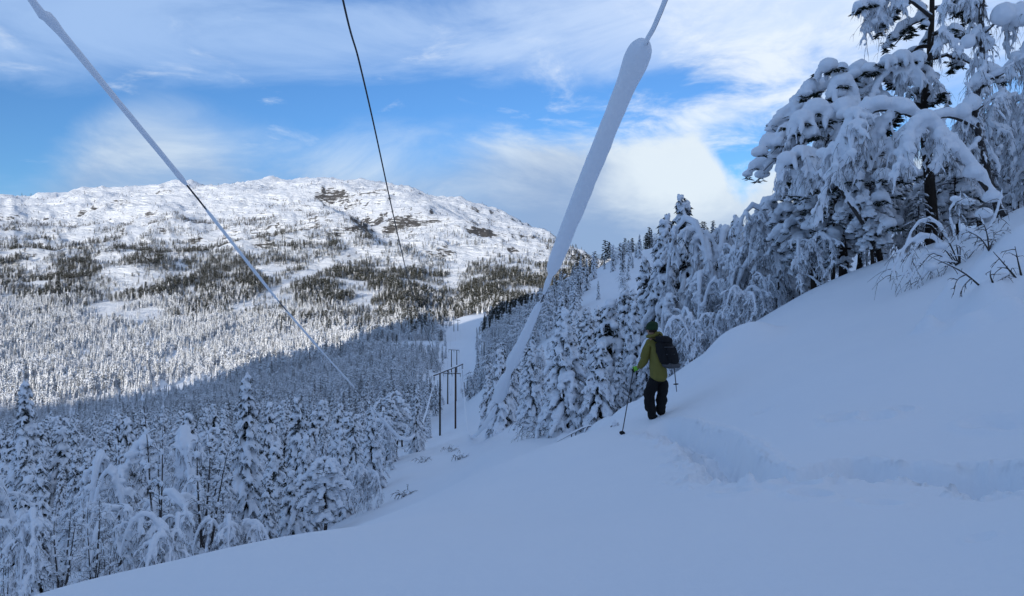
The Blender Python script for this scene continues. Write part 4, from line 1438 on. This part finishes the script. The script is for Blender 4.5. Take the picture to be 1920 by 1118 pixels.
twig_bush('tangled leafless bush on the snow slope below the lowest spruce', 1010, 818, 18, 40,
          [[(1015, 820), (1000, 795), (985, 790)], [(1015, 820), (990, 805), (978, 815)], [(1015, 820), (1010, 790), (990, 770)], [(1015, 820), (1030, 795), (1040, 790)], [(1010, 820), (995, 800), (982, 800), (974, 795)],
           [(1020, 820), (1045, 800), (1050, 810)], [(1000, 815), (1010, 800), (1030, 785)]], .045, 9, .5, snowr=.015)
twig_bush('snow-covered fallen branch with forked twigs left of the walker', 1105, 800, 10, 20,
          [[(1122, 795), (1105, 793), (1090, 800), (1068, 812), (1042, 826)], [(1104, 794), (1096, 806), (1092, 822)], [(1080, 806), (1078, 825)], [(1072, 810), (1070, 828)], [(1128, 795), (1122, 806), (1114, 814)]], .025, 1, .10, snowr=0, name='fallen_branch')
twig_bush('two dark twig loops sticking out under the snow lip left of the ski pole', 1150, 800, 10, 20, [[(1144, 801), (1150, 792), (1155, 789)], [(1146, 800), (1153, 797), (1156, 790)], [(1158, 791), (1160, 797), (1162, 799)]], .03, 1, .07, snowr=0, name='bare_twigs')
for (bx, by, lab) in ((790, 868, 'small tuft of snowy twigs in the power line cut, nearest to the wood'), (842, 848, 'faint tuft of twigs in the middle of the power line cut'), (978, 765, 'little snowy shrub on the bank beside the lone spruce'), (862, 862, 'thin twig tuft right of the middle of the cut'), (757, 932, 'snowy twig tuft in the hollow at the wood edge')):
    twig_bush(lab, bx, by, 20, 90, [[(bx, by), (bx-6, by-7), (bx-11, by-10)], [(bx, by), (bx+4, by-8), (bx+9, by-13)], [(bx, by), (bx-1, by-8), (bx+1, by-14)], [(bx+2, by), (bx+12, by-6), (bx+18, by-12)]], .03, 5, .45, name='shrub', cat='shrub', snowr=.01, r=.010)

# ------------------------------------------------------------------ power line
M['pole_dark'] = mat_plain('weathered_pole_wood', (.022, .019, .017), (.05, .043, .038), 12)
M['pole_red'] = mat_plain('reddish_pole_wood', (.05, .026, .019), (.09, .048, .035), 12)
M['wire'] = mat_plain('wire_metal', (.02, .02, .022), (.035, .035, .04), 30, .5, metal=.4)
M['insulator'] = mat_plain('insulator_glass', (.015, .02, .018), (.03, .035, .032), 30, .35)


def h_pole(label, L, R, top, arm, rp, red=False):
    """L, R: (px, distance, foot py); top: (left py, right py); arm: (px left, px right, py left, py right)"""
    lx, ly, lz = px3(L[0], L[2], L[1]); rx, ry, rz_ = px3(R[0], R[2], R[1])
    o = np.array([(lx+rx)/2, (ly+ry)/2, min(lz, rz_)])
    t = thing('power_line_pole', label, 'power pole', tuple(o), group='H-frame poles of the power line')
    for (p, tp, mt) in ((L, top[0], 'pole_dark'), (R, top[1], 'pole_red' if red else 'pole_dark')):
        a = px3(p[0], p[2], p[1]) - o; b = px3(p[0], tp, p[1]) - o
        a[2] -= 1.2
        mb = MB(); mb.tube([a, a*.5+b*.5, b], [rp*1.15, rp, rp*.82], 10)
        oo = link('pole', mb.mesh('pole', M[mt]), t)
        if red and mt == 'pole_red': oo['label'] = 'reddish brown pole'
    d = (R[1]-L[1])/(R[0]-L[0])
    ea = px3(arm[0], arm[2], L[1]+d*(arm[0]-L[0])) - o
    eb = px3(arm[1], arm[3], L[1]+d*(arm[1]-L[0])) - o
    mb = MB(); mb.tube([ea, eb], rp*.72, 4, ph=math.pi/4); link('crossarm', mb.mesh('crossarm', M['pole_dark']), t)
    mb = MB(); up = np.array([0, 0, rp*1.0])
    pp = resample([ea+up, (ea+eb)/2+up, eb+up], 14)
    mb.tube(pp, lumps(14, rp*.75), 7); link('snow_cover', mb.mesh('arm_snow', M['snow']), t)
    ends = []
    for k in (0.02, .5, .98):
        c = ea*(1-k)+eb*k
        mb = MB()
        il = 1.0 if rp < .2 else 1.3
        mb.tube([c-[0, 0, rp*.7], c-[0, 0, .25*il]], .03, 5)
        for j in range(4): mb.tube([c-[0, 0, (.25+.16*j)*il], c-[0, 0, (.33+.16*j)*il]], [.17, .10], 8)
        link('insulator', mb.mesh('insulator', M['insulator']), t)
        ends.append(o + c - np.array([0, 0, .95*il]))
    return ends


E1 = h_pole('nearest H-frame pole of the power line, its crossarm heavy with snow and one leg reddish', (825, 127, 815), (854, 131, 806), (699, 688), (813, 868, 705, 683), .15, True)
E2 = h_pole('second H-frame pole of the power line, seen between the legs of the nearest', (839.5, 258, 757), (855, 261, 752), (695, 699), (831, 864, 700, 701), .22)
E3 = h_pole('third H-frame pole of the power line, halfway up the cut', (846.5, 350, 702), (856.5, 352, 701), (656, 657), (841, 861, 656, 657), .22)
E4 = h_pole('farthest H-frame pole at the upper end of the cut', (851, 690, 622), (858.5, 692, 621), (599, 600), (846, 863, 600, 601), .30)


def spline(pts, n):
    """smooth curve through points (Catmull-Rom on chord length)"""
    p = np.asarray(pts, float)
    d = np.r_[0, np.cumsum(np.linalg.norm(np.diff(p, axis=0), axis=1)**.5)]
    tt = np.linspace(0, d[-1], n)
    out = np.empty((n, 3))
    m = np.empty_like(p)
    m[1:-1] = (p[2:]-p[:-2])/(d[2:]-d[:-2])[:, None]; m[0] = (p[1]-p[0])/(d[1]-d[0]); m[-1] = (p[-1]-p[-2])/(d[-1]-d[-2])
    i = np.clip(np.searchsorted(d, tt, side='right')-1, 0, len(p)-2)
    h = (d[i+1]-d[i]); s = (tt-d[i])/h
    h00 = 2*s**3-3*s**2+1; h10 = s**3-2*s**2+s; h01 = -2*s**3+3*s**2; h11 = s**3-s**2
    return h00[:, None]*p[i]+(h10*h)[:, None]*m[i]+h01[:, None]*p[i+1]+(h11*h)[:, None]*m[i+1]


def conductor(label, keys, back, ends, sleeves, wr, name='power_line_wire'):
    """keys: (px, py, distance) along the near span; sleeves: list of (points [(distance, radius)...], side offset)"""
    P3 = [np.array(b) for b in back] + [px3(*k) for k in keys] + [ends[0]]
    c = spline(P3, 320)
    t = thing(name, label, 'power line', tuple(c[0]), group='wires of the power line')
    far = []
    for a, b, sag in zip(ends[:-1], ends[1:], (5.0, 3.5, 9.0)):
        s = np.linspace(0, 1, 24)[1:, None]
        far.append(a*(1-s)+b*s - np.array([0, 0, 1])*sag*4*s*(1-s))
    full = np.vstack([c]+far)
    yy = full[:, 1]
    rad = np.where(yy < 20, wr, np.where(yy < 120, wr*1.1, wr*1.2))
    mb = MB(); mb.tube(full - c[0], rad, 6)
    link('wire', mb.mesh('wire', M['wire']), t)
    yc = c[:, 1]
    for prof, off in sleeves:
        prof = np.array(prof)
        d0, d1 = prof[0, 0], prof[-1, 0]
        n = max(14, int((d1-d0)*(16 if d1 < 16 else 5 if d1 < 40 else 1.2)))
        ys = np.linspace(d0, d1, n)
        q = np.c_[[np.interp(ys, yc, c[:, k]) for k in range(3)]].T
        r = np.interp(ys, prof[:, 0], prof[:, 1])
        for _ in range(2): r[1:-1] = .25*r[:-2]+.5*r[1:-1]+.25*r[2:]
        nz = fbm(ys*2.3, ys*0+d0, 1, 3)
        q = q + np.array([off[0], 0, off[1]])*r[:, None]
        q[:, 0] += .04*r*nz
        mb = MB(); mb.tube(q - c[0], r*(1+.035*nz), 20)
        me = mb.mesh('snow_sleeve', M['sleeve'])
        # rough, wind-packed surface
        co = np.empty(len(me.vertices)*3, np.float32); me.vertices.foreach_get('co', co); co = co.reshape(-1, 3)
        no = np.empty(len(me.vertices)*3, np.float32); me.vertices.foreach_get('normal', no); no = no.reshape(-1, 3)
        rr = np.interp(co[:, 1]+c[0][1], prof[:, 0], prof[:, 1])
        co += no*(fbm(co[:, 0]*9, co[:, 1]*5, co[:, 2]*9, 3)*.05*rr)[:, None]
        me.vertices.foreach_set('co', co.ravel()); me.update()
        link('snow_sleeve', me, t)
    return c


M['sleeve'] = mat_snow(); M['sleeve'].name = 'packed_snow_on_wire'


def yx(px, k): return k/(px-845.0)


rk = 2682.0; lk = -4993.0
conductor('right power line wire wrapped in a huge club-shaped sleeve of snow',
          [(1250, 0, 6.62), (1210, 87, 7.35), (1150, 230, 8.8), (1095, 365, 10.7), (1035, 515, 14.1), (1012, 572, 16.1), (985, 635, 19.2), (955, 700, 24.4), (940, 742, 28.2), (918, 785, 37), (893, 817, 56), (882, 818, 72), (874, 795, 98)],
          [(3.2, -15, 10.6), (1.95, 0, 4.95)], [E1[2], E2[2], E3[2], E4[2]],
          [([(4.2, .012), (4.6, .028), (6.2, .030), (6.7, .022), (7.28, .024), (7.34, .016)], (-.5, .2)),
           ([(7.30, .01), (7.33, .05), (7.38, .095), (7.50, .128), (7.68, .134), (7.95, .118), (8.5, .110), (9.4, .120), (10.8, .128), (12.2, .132), (13.3, .134), (13.8, .125), (14.05, .085), (14.25, .03)], (-.12, .35)),
           ([(14.2, .05), (14.6, .06), (15.3, .03)], (-.3, .3)),
           ([(15.9, .03), (16.4, .085), (17.6, .10), (19.2, .13), (20.5, .14), (21.8, .18), (22.8, .20), (23.6, .13), (24.6, .10), (25.6, .20), (27.6, .27), (29.2, .22), (30.2, .06)], (-.2, .3)),
           ([(31, .03), (33, .12), (40, .14), (55, .12), (75, .12), (95, .10), (115, .10), (121, .02)], (0, .3))], .013)
conductor('left power line wire in a thin coat of snow, knotted near the top',
          [(60, 0, 6.36), (93, 36, 6.64), (200, 165, 7.74), (350, 347, 10.1), (430, 448, 12.0), (520, 562, 15.4), (600, 655, 20.4), (660, 722, 27), (715, 785, 38.5), (752, 822, 54), (775, 818, 72), (797, 780, 104)],
          [(-2.6, -15, 11.0), (-3.3, 0, 4.9)], [E1[0], E2[0], E3[0], E4[0]],
          [([(4.4, .01), (4.9, .030), (6.45, .030), (6.56, .040), (6.62, .056), (6.70, .054), (6.80, .036), (8.0, .032), (9.6, .034), (10.0, .040), (10.12, .012)], (-.25, .25)),
           ([(10.75, .01), (10.85, .026), (12.0, .024), (13.4, .028), (14.6, .026), (15.2, .024), (15.6, .013), (16.2, .013), (16.6, .025), (18.8, .026), (19.4, .036), (20, .024), (24, .026), (25, .034), (27, .026), (28.5, .014)], (-.25, .25)),
           ([(33, .03), (45, .10), (60, .14), (80, .16), (104, .15), (117, .12), (121, .02)], (0, .3))], .013)
conductor('middle power line wire, bare and dark, running down from the top of the picture',
          [(643, 0, 5.70), (672, 110, 6.65), (700, 230, 7.94), (728, 360, 9.84), (748, 450, 11.87), (765, 520, 14.4), (790, 600, 21), (812, 660, 35), (828, 700, 68)],
          [(.4, -15, 7.6), (-.75, 0, 3.5)], [E1[1], E2[1], E3[1], E4[1]], [], .0085)

#@@PART4@@
# ------------------------------------------------------------------ the walker
def skin(name, verts, edges, radii, mat, parent, sub=2, root=0, noise=0.0, nscale=8.0):
    me = bpy.data.meshes.new(name)
    me.from_pydata([tuple(v) for v in verts], edges, [])
    o = bpy.data.objects.new('tmp_skin', me); C.objects.link(o)
    md = o.modifiers.new('s', 'SKIN'); md.use_smooth_shade = True; md.branch_smoothing = .6
    for i, v in enumerate(me.skin_vertices[0].data):
        r = radii[i]; v.radius = (r, r) if np.isscalar(r) else r
        v.use_root = (i == root)
    sb = o.modifiers.new('u', 'SUBSURF'); sb.levels = sub; sb.render_levels = sub
    dg = bpy.context.evaluated_depsgraph_get()
    m2 = bpy.data.meshes.new_from_object(o.evaluated_get(dg)); m2.name = name
    bpy.data.objects.remove(o); bpy.data.meshes.remove(me)
    if noise:
        n = len(m2.vertices)
        co = np.empty(n*3, np.float32); m2.vertices.foreach_get('co', co); co = co.reshape(-1, 3)
        no = np.empty(n*3, np.float32); m2.vertices.foreach_get('normal', no); no = no.reshape(-1, 3)
        co += no*(fbm(co[:, 0]*nscale, co[:, 1]*nscale, co[:, 2]*nscale*1.4, 3)*noise)[:, None]
        m2.vertices.foreach_set('co', co.ravel()); m2.update()
    m2.materials.clear(); m2.materials.append(mat)
    m2.polygons.foreach_set('use_smooth', np.ones(len(m2.polygons), bool))
    return link(name, m2, parent)


M['jacket'] = mat_plain('olive_jacket_cloth', (.13, .112, .024), (.19, .165, .038), 6, .75, .5, .02)
M['trousers'] = mat_plain('black_trousers_cloth', (.004, .004, .005), (.009, .009, .010), 14, .85, .5, .02)
M['pack'] = mat_plain('black_backpack_cloth', (.004, .004, .005), (.010, .010, .012), 16, .8, .6, .02)
M['packgrey'] = mat_plain('grey_backpack_cloth', (.05, .05, .055), (.09, .09, .095), 16, .6, .5, .02)
M['hat'] = mat_plain('dark_green_knit', (.010, .028, .012), (.022, .05, .022), 40, .9, .8, .01)
M['lime'] = mat_plain('lime_glove', (.16, .42, .03), (.24, .55, .06), 20, .7)
M['glove_black'] = mat_plain('glove_black', (.01, .01, .011), (.02, .02, .022), 20, .7)
M['skin'] = mat_plain('face_skin', (.30, .17, .12), (.36, .21, .15), 12, .55)
M['hair'] = mat_plain('brown_hair', (.02, .013, .009), (.045, .03, .02), 60, .6)
M['polem'] = mat_plain('ski_pole_metal', (.02, .02, .03), (.04, .04, .055), 20, .4, metal=.3)

WX, WY, WZ = ground_at(1230, 786, 11, 16)
WD = 13.4
WX, WY = at_px(1231.5, WD), WD
WZ = (559-789)/F*WD
PX = WD/F/3.727                     # metres per pixel of my enlarged crop of the walker


def W3(cx, cy, y=0.0): return np.array([(cx-490)*PX, y, (855-cy)*PX])


wt = thing('person', 'walker seen from behind, standing in the snow in an olive jacket and dark green hat', 'person', (WX, WY, WZ))
# body: one continuous figure inside the clothes
V = [W3(495, 540, 0), W3(490, 470, 0), W3(480, 380, -.01), W3(468, 300, 0), W3(456, 262, .02), W3(452, 232, .03), W3(455, 205, .035), W3(458, 188, .03),
     W3(425, 300, -.06), W3(408, 375, .00), W3(404, 430, .06), W3(378, 478, .16), W3(352, 505, .24),
     W3(520, 298, .08), W3(552, 370, .16), W3(575, 430, .26), W3(612, 425, .36), W3(632, 412, .42),
     W3(462, 575, -.03), W3(432, 640, .00), W3(424, 720, .03), W3(452, 800, -.05), W3(466, 842, -.06), W3(462, 850, .06),
     W3(528, 575, .05), W3(534, 650, .08), W3(528, 725, .10), W3(524, 800, .05), W3(526, 835, .04), W3(520, 842, .15)]
E = [(0, 1), (1, 2), (2, 3), (3, 4), (4, 5), (5, 6), (6, 7), (3, 8), (8, 9), (9, 10), (10, 11), (11, 12), (3, 13), (13, 14), (14, 15), (15, 16), (16, 17),
     (0, 18), (18, 19), (19, 20), (20, 21), (21, 22), (22, 23), (0, 24), (24, 25), (25, 26), (26, 27), (27, 28), (28, 29)]
R = [.13, .12, .13, .10, .055, .085, .095, .07, .07, .052, .045, .035, .028, .07, .052, .045, .035, .028, .09, .085, .06, .05, .045, .035, .09, .085, .06, .05, .045, .035]
R = [r*(1.0 if 4 <= i <= 7 else .68) for i, r in enumerate(R)]
skin('body', V, E, R, M['skin'], wt)

# jacket: trunk, hem, both sleeves, collar and hood
V = [W3(506, 592, .02), W3(503, 525, .02), W3(498, 450, .01), W3(488, 375, .0), W3(478, 315, .0), W3(466, 275, .02),
     W3(432, 300, -.05), W3(416, 350, -.01), W3(410, 405, .04), W3(408, 440, .08), W3(388, 474, .15), W3(374, 490, .19),
     W3(518, 305, .10), W3(548, 370, .18), W3(572, 425, .27), W3(600, 425, .34), W3(618, 418, .38)]
E = [(0, 1), (1, 2), (2, 3), (3, 4), (4, 5), (4, 6), (6, 7), (7, 8), (8, 9), (9, 10), (10, 11), (4, 12), (12, 13), (13, 14), (14, 15), (15, 16)]
R = [(.238, .175), (.225, .170), (.195, .155), (.190, .150), (.175, .135), (.105, .095), .105, .090, .083, .080, .068, .056, .098, .083, .077, .062, .055]
jk = skin('jacket', V, E, R, M['jacket'], wt, noise=.022, nscale=9)
V = [W3(450, 276, .03), W3(478, 250, .0), W3(505, 245, -.04), W3(515, 262, -.07), W3(500, 278, -.09)]
skin('hood', V, [(0, 1), (1, 2), (2, 3), (3, 4)], [.045, .055, .06, .055, .04], M['jacket'], wt, noise=.012, nscale=14)
# collar ring
ring = []
for k in range(10):
    a = k*2*math.pi/10
    ring.append(W3(458, 262, .02) + np.array([math.cos(a)*.078, math.sin(a)*.08, .012*math.cos(a)]))
mb = MB(); mb.tube(ring+[ring[0]], .034, 8, cap=False); link('collar', mb.mesh('collar', M['jacket']), wt)
# trousers
V = [W3(500, 548, .02), W3(462, 590, -.02), W3(442, 650, .0), W3(437, 715, .03), W3(448, 775, .0), W3(458, 822, -.05), W3(466, 838, -.05),
     W3(535, 590, .05), W3(536, 655, .08), W3(528, 720, .10), W3(522, 780, .07), W3(524, 822, .04)]
E = [(0, 1), (1, 2), (2, 3), (3, 4), (4, 5), (5, 6), (0, 7), (7, 8), (8, 9), (9, 10), (10, 11)]
R = [(.10, .09), .120, .114, .103, .097, .092, .084, .122, .113, .103, .094, .084]
skin('trousers', V, E, R, M['trousers'], wt, noise=.030, nscale=10)
for k, (a, b) in enumerate(((W3(466, 846, -.08), W3(452, 850, .10)), (W3(530, 842, .02), W3(518, 846, .18)))):
    skin('boot', [a+[0, 0, .05], a, (a+b)/2, b], [(0, 1), (1, 2), (2, 3)], [.055, .055, .05, .042], M['trousers'], wt)
# head details
hc = W3(455, 212, .035)
fdir = np.array([-.82, .57, 0])                         # the way the face looks: ahead and to the left
fr = np.array([.57, .82, 0])
skin('nose', [hc+fdir*.085+[0, 0, -.01], hc+fdir*.112+[0, 0, -.035]], [(0, 1)], [.012, .014], M['skin'], wt, 1)
for sgn in (-1, 1):
    e = hc + fr*.088*sgn + np.array([0, 0, -.02]) - fdir*.01
    skin('ear', [e+[0, 0, .025], e, e-[0, 0, .025]], [(0, 1), (1, 2)], [.012, .016, .010], M['skin'], wt, 1)
    ey = hc + fdir*.088 + fr*.03*sgn + np.array([0, 0, .0])
    mb = MB(); blob(mb, ey, .011, .7, 1); link('eye', mb.mesh('eye', M['glove_black']), wt)
mb = MB(); mp = hc + fdir*.088 + np.array([0, 0, -.062]); mb.tube([mp-fr*.022, mp+fdir*.004, mp+fr*.022], .006, 6); link('mouth', mb.mesh('mouth', M['jacket' if False else 'skin']), wt)
mb = MB()
for k in range(90):
    a = rng.random()*3.4 - 1.7; d = -fdir*math.cos(a)+fr*math.sin(a)
    b0 = hc + d*.088 + np.array([0, 0, .01]); mb.tube([b0, b0+d*.008-[0, 0, .04], b0+d*.002-[0, 0, .075]], [.009, .008, .004], 4)
link('hair', mb.mesh('hair', M['hair']), wt)
# hat with a turned-up knitted brim
mb = MB()
prof = [(.100, -.035), (.108, -.030), (.112, -.005), (.108, .022), (.104, .026), (.104, .05), (.094, .082), (.070, .107), (.035, .120), (.004, .124)]
hatc = W3(458, 207, .03); n = 28
Vh = []; 
for (r, z) in prof:
    for j in range(n):
        a = j*2*math.pi/n; rr = r*(1+.02*math.cos(14*a))*(1+.03*math.sin(3*a+z*20))
        Vh.append(hatc + np.array([math.cos(a)*rr, math.sin(a)*rr, z]) + np.array([.12*max(z, 0), 0, .0]))
Fh = [[i*n+j, i*n+(j+1) % n, (i+1)*n+(j+1) % n, (i+1)*n+j] for i in range(len(prof)-1) for j in range(n)]
mb.add(Vh, Fh); link('hat', mb.mesh('hat', M['hat']), wt)


def hand(parent, c, grip, palm, sgn, name='glove'):
    """gloved hand closed round a pole grip at c; palm points from grip centre back to the wrist"""
    up = np.asarray(grip, float); up /= np.linalg.norm(up)
    bk = np.asarray(palm, float); bk -= up*np.dot(bk, up); bk /= np.linalg.norm(bk)
    sd_ = np.cross(up, bk)
    pc = c + bk*.042
    g = skin(name, [pc+bk*.075-up*.005, pc+bk*.03, pc, pc+up*.02+bk*.0], [(0, 1), (1, 2), (2, 3)], [(.040, .046), (.048, .054), (.044, .050), (.030, .035)], M['lime'], parent, 1)
    for k in range(4):
        h = .034 - k*.022; ln = (.95, 1.05, 1.0, .82)[k]
        r = .031
        pts_ = [pc + up*h - sd_*.012*sgn]
        for a in (35, 90, 150, 205):
            aa = math.radians(a*ln)
            pts_.append(c + up*h + (bk*math.cos(aa) + sd_*sgn*math.sin(aa))*r)
        skin('finger', pts_, [(i, i+1) for i in range(4)], [.014, .0135, .0125, .012, .010], M['glove_black' if k in (1, 2) else 'lime'], g, 1)
    th = [pc+up*.03+sd_*.01*sgn, c+up*.048+bk*.012+sd_*.020*sgn*-1, c+up*.050-bk*.018-sd_*.018*sgn]
    skin('thumb', th, [(0, 1), (1, 2)], [.017, .015, .012], M['lime'], g, 1)
    skin('cuff', [pc+bk*.07, pc+bk*.105], [(0, 1)], [(.042, .045), (.046, .048)], M['glove_black'], g, 1)
    return g


lh = W3(343, 508, .26); rh = W3(640, 408, .44)
lp_tip = px3(1165.7, 815, 0)*0
gx, gy, gz = ground_at(1166, 816, 10, 16)
ltip = np.array([gx, gy, gz]) - np.array([WX, WY, WZ])
gd = (lh-ltip)/np.linalg.norm(lh-ltip)
hand(wt, lh, gd, W3(376, 488, .19)-lh, 1)
rtip = W3(668, 640, .50)
rd = (rh-rtip)/np.linalg.norm(rh-rtip)
hand(wt, rh, rd, W3(616, 420, .38)-rh, -1)

# backpack on his back
def rounded_box(c, ax, half, bev, seg, mat, name, parent, noise=.0):
    import bmesh
    bm = bmesh.new(); bmesh.ops.create_cube(bm, size=2.0)
    bmesh.ops.subdivide_edges(bm, edges=bm.edges[:], cuts=5, use_grid_fill=True)
    for v in bm.verts:
        p = np.array(v.co)
        q = np.sign(p)*np.abs(p)**1.0
        L = (np.abs(p)**4).sum()**.25
        p = p/L*1.0 if L > 0 else p
        p[0] *= 1 - .16*max(p[2], 0) ; p[1] *= 1 - .18*max(p[2], 0)
        p = p*half
        if noise: p = p + noise*float(fbm(np.array(p[0]*9+1), np.array(p[1]*9), np.array(p[2]*9), 3))*np.sign(p)
        v.co = Vector(tuple(c + ax @ p))
    me = bpy.data.meshes.new(name); bm.to_mesh(me); bm.free(); me.materials.append(mat)
    me.polygons.foreach_set('use_smooth', np.ones(len(me.polygons), bool))
    return link(name, me, parent)


yaw = math.radians(33)
bk = np.array([math.sin(yaw), -math.cos(yaw), 0])       # away from his back
sdv = np.array([math.cos(yaw), math.sin(yaw), 0])
tilt = math.radians(15)
upv = np.array([-math.sin(tilt), 0, math.cos(tilt)])
ax = np.c_[sdv, bk, upv]
pk = thing('backpack', 'black backpack with a grey bottom on the walker\'s back', 'backpack', (WX, WY, WZ))
pc = W3(546, 374, -.17)
rounded_box(pc, ax, np.array([.170, .125, .262]), 0, 0, M['pack'], 'main_compartment', pk, .02)
rounded_box(pc + bk*.115 - upv*.03, ax, np.array([.125, .06, .17]), 0, 0, M['pack'], 'front_pocket', pk, .016)
rounded_box(pc + bk*.02 - upv*.215 + sdv*.01, ax, np.array([.150, .115, .075]), 0, 0, M['packgrey'], 'grey_bottom', pk, .012)
rounded_box(pc + bk*.02 + upv*.245, ax, np.array([.140, .105, .065]), 0, 0, M['pack'], 'lid', pk, .014)
for s_ in (-1, 1):
    a0 = pc + upv*.20 + sdv*.09*s_ - bk*.10
    mb = MB(); mb.tube(resample([a0, W3(478+26*s_, 272, -.02), W3(470+44*s_, 292, .10), W3(474+52*s_, 350, .14), pc-upv*.18+sdv*.13*s_-bk*.10], 14), .020, 6, squash=.5)
    link('shoulder_strap', mb.mesh('strap', M['pack']), pk)
for h in (-.02, .11):
    mb = MB(); mb.tube([pc+upv*h+sdv*.165, pc+upv*h+sdv*.14+bk*.12, pc+upv*h+bk*.18, pc+upv*h-sdv*.14+bk*.12], .008, 5)
    link('compression_strap', mb.mesh('cstrap', M['packgrey']), pk)
mb = MB(); mb.tube([pc+upv*.30-sdv*.05-bk*.05, pc+upv*.345-bk*.06, pc+upv*.30+sdv*.05-bk*.05], .010, 6); link('handle', mb.mesh('handle', M['pack']), pk)


def ski_pole(label, top, tip):
    t = thing('ski_pole', label, 'ski pole', (WX, WY, WZ))
    d = (top-tip)/np.linalg.norm(top-tip)
    mb = MB(); mb.tube([tip-d*.10, tip, top-d*.06], [.006, .0085, .010], 8); link('shaft', mb.mesh('shaft', M['polem']), t)
    mb = MB(); mb.tube([top-d*.09, top-d*.03, top+d*.03, top+d*.06], [.013, .017, .016, .019], 8); link('grip', mb.mesh('grip', M['glove_black']), t)
    mb = MB(); mb.tube([tip+d*.045, tip+d*.05, tip+d*.06], [.05, .05, .012], 12); link('basket', mb.mesh('basket', M['glove_black']), t)
    mb = MB(); s = np.array([.03, .0, 0]); mb.tube(resample([top+d*.05, top+s, top-d*.1+s*1.4, top-d*.06+s*.4, top+d*.03], 12), .005, 5); link('wrist_loop', mb.mesh('loop', M['glove_black']), t)
    return t


ski_pole('long ski pole planted in the snow in the walker\'s left hand', lh, ltip)
ski_pole('ski pole on the uphill side, mostly hidden behind the walker', rh, rtip)
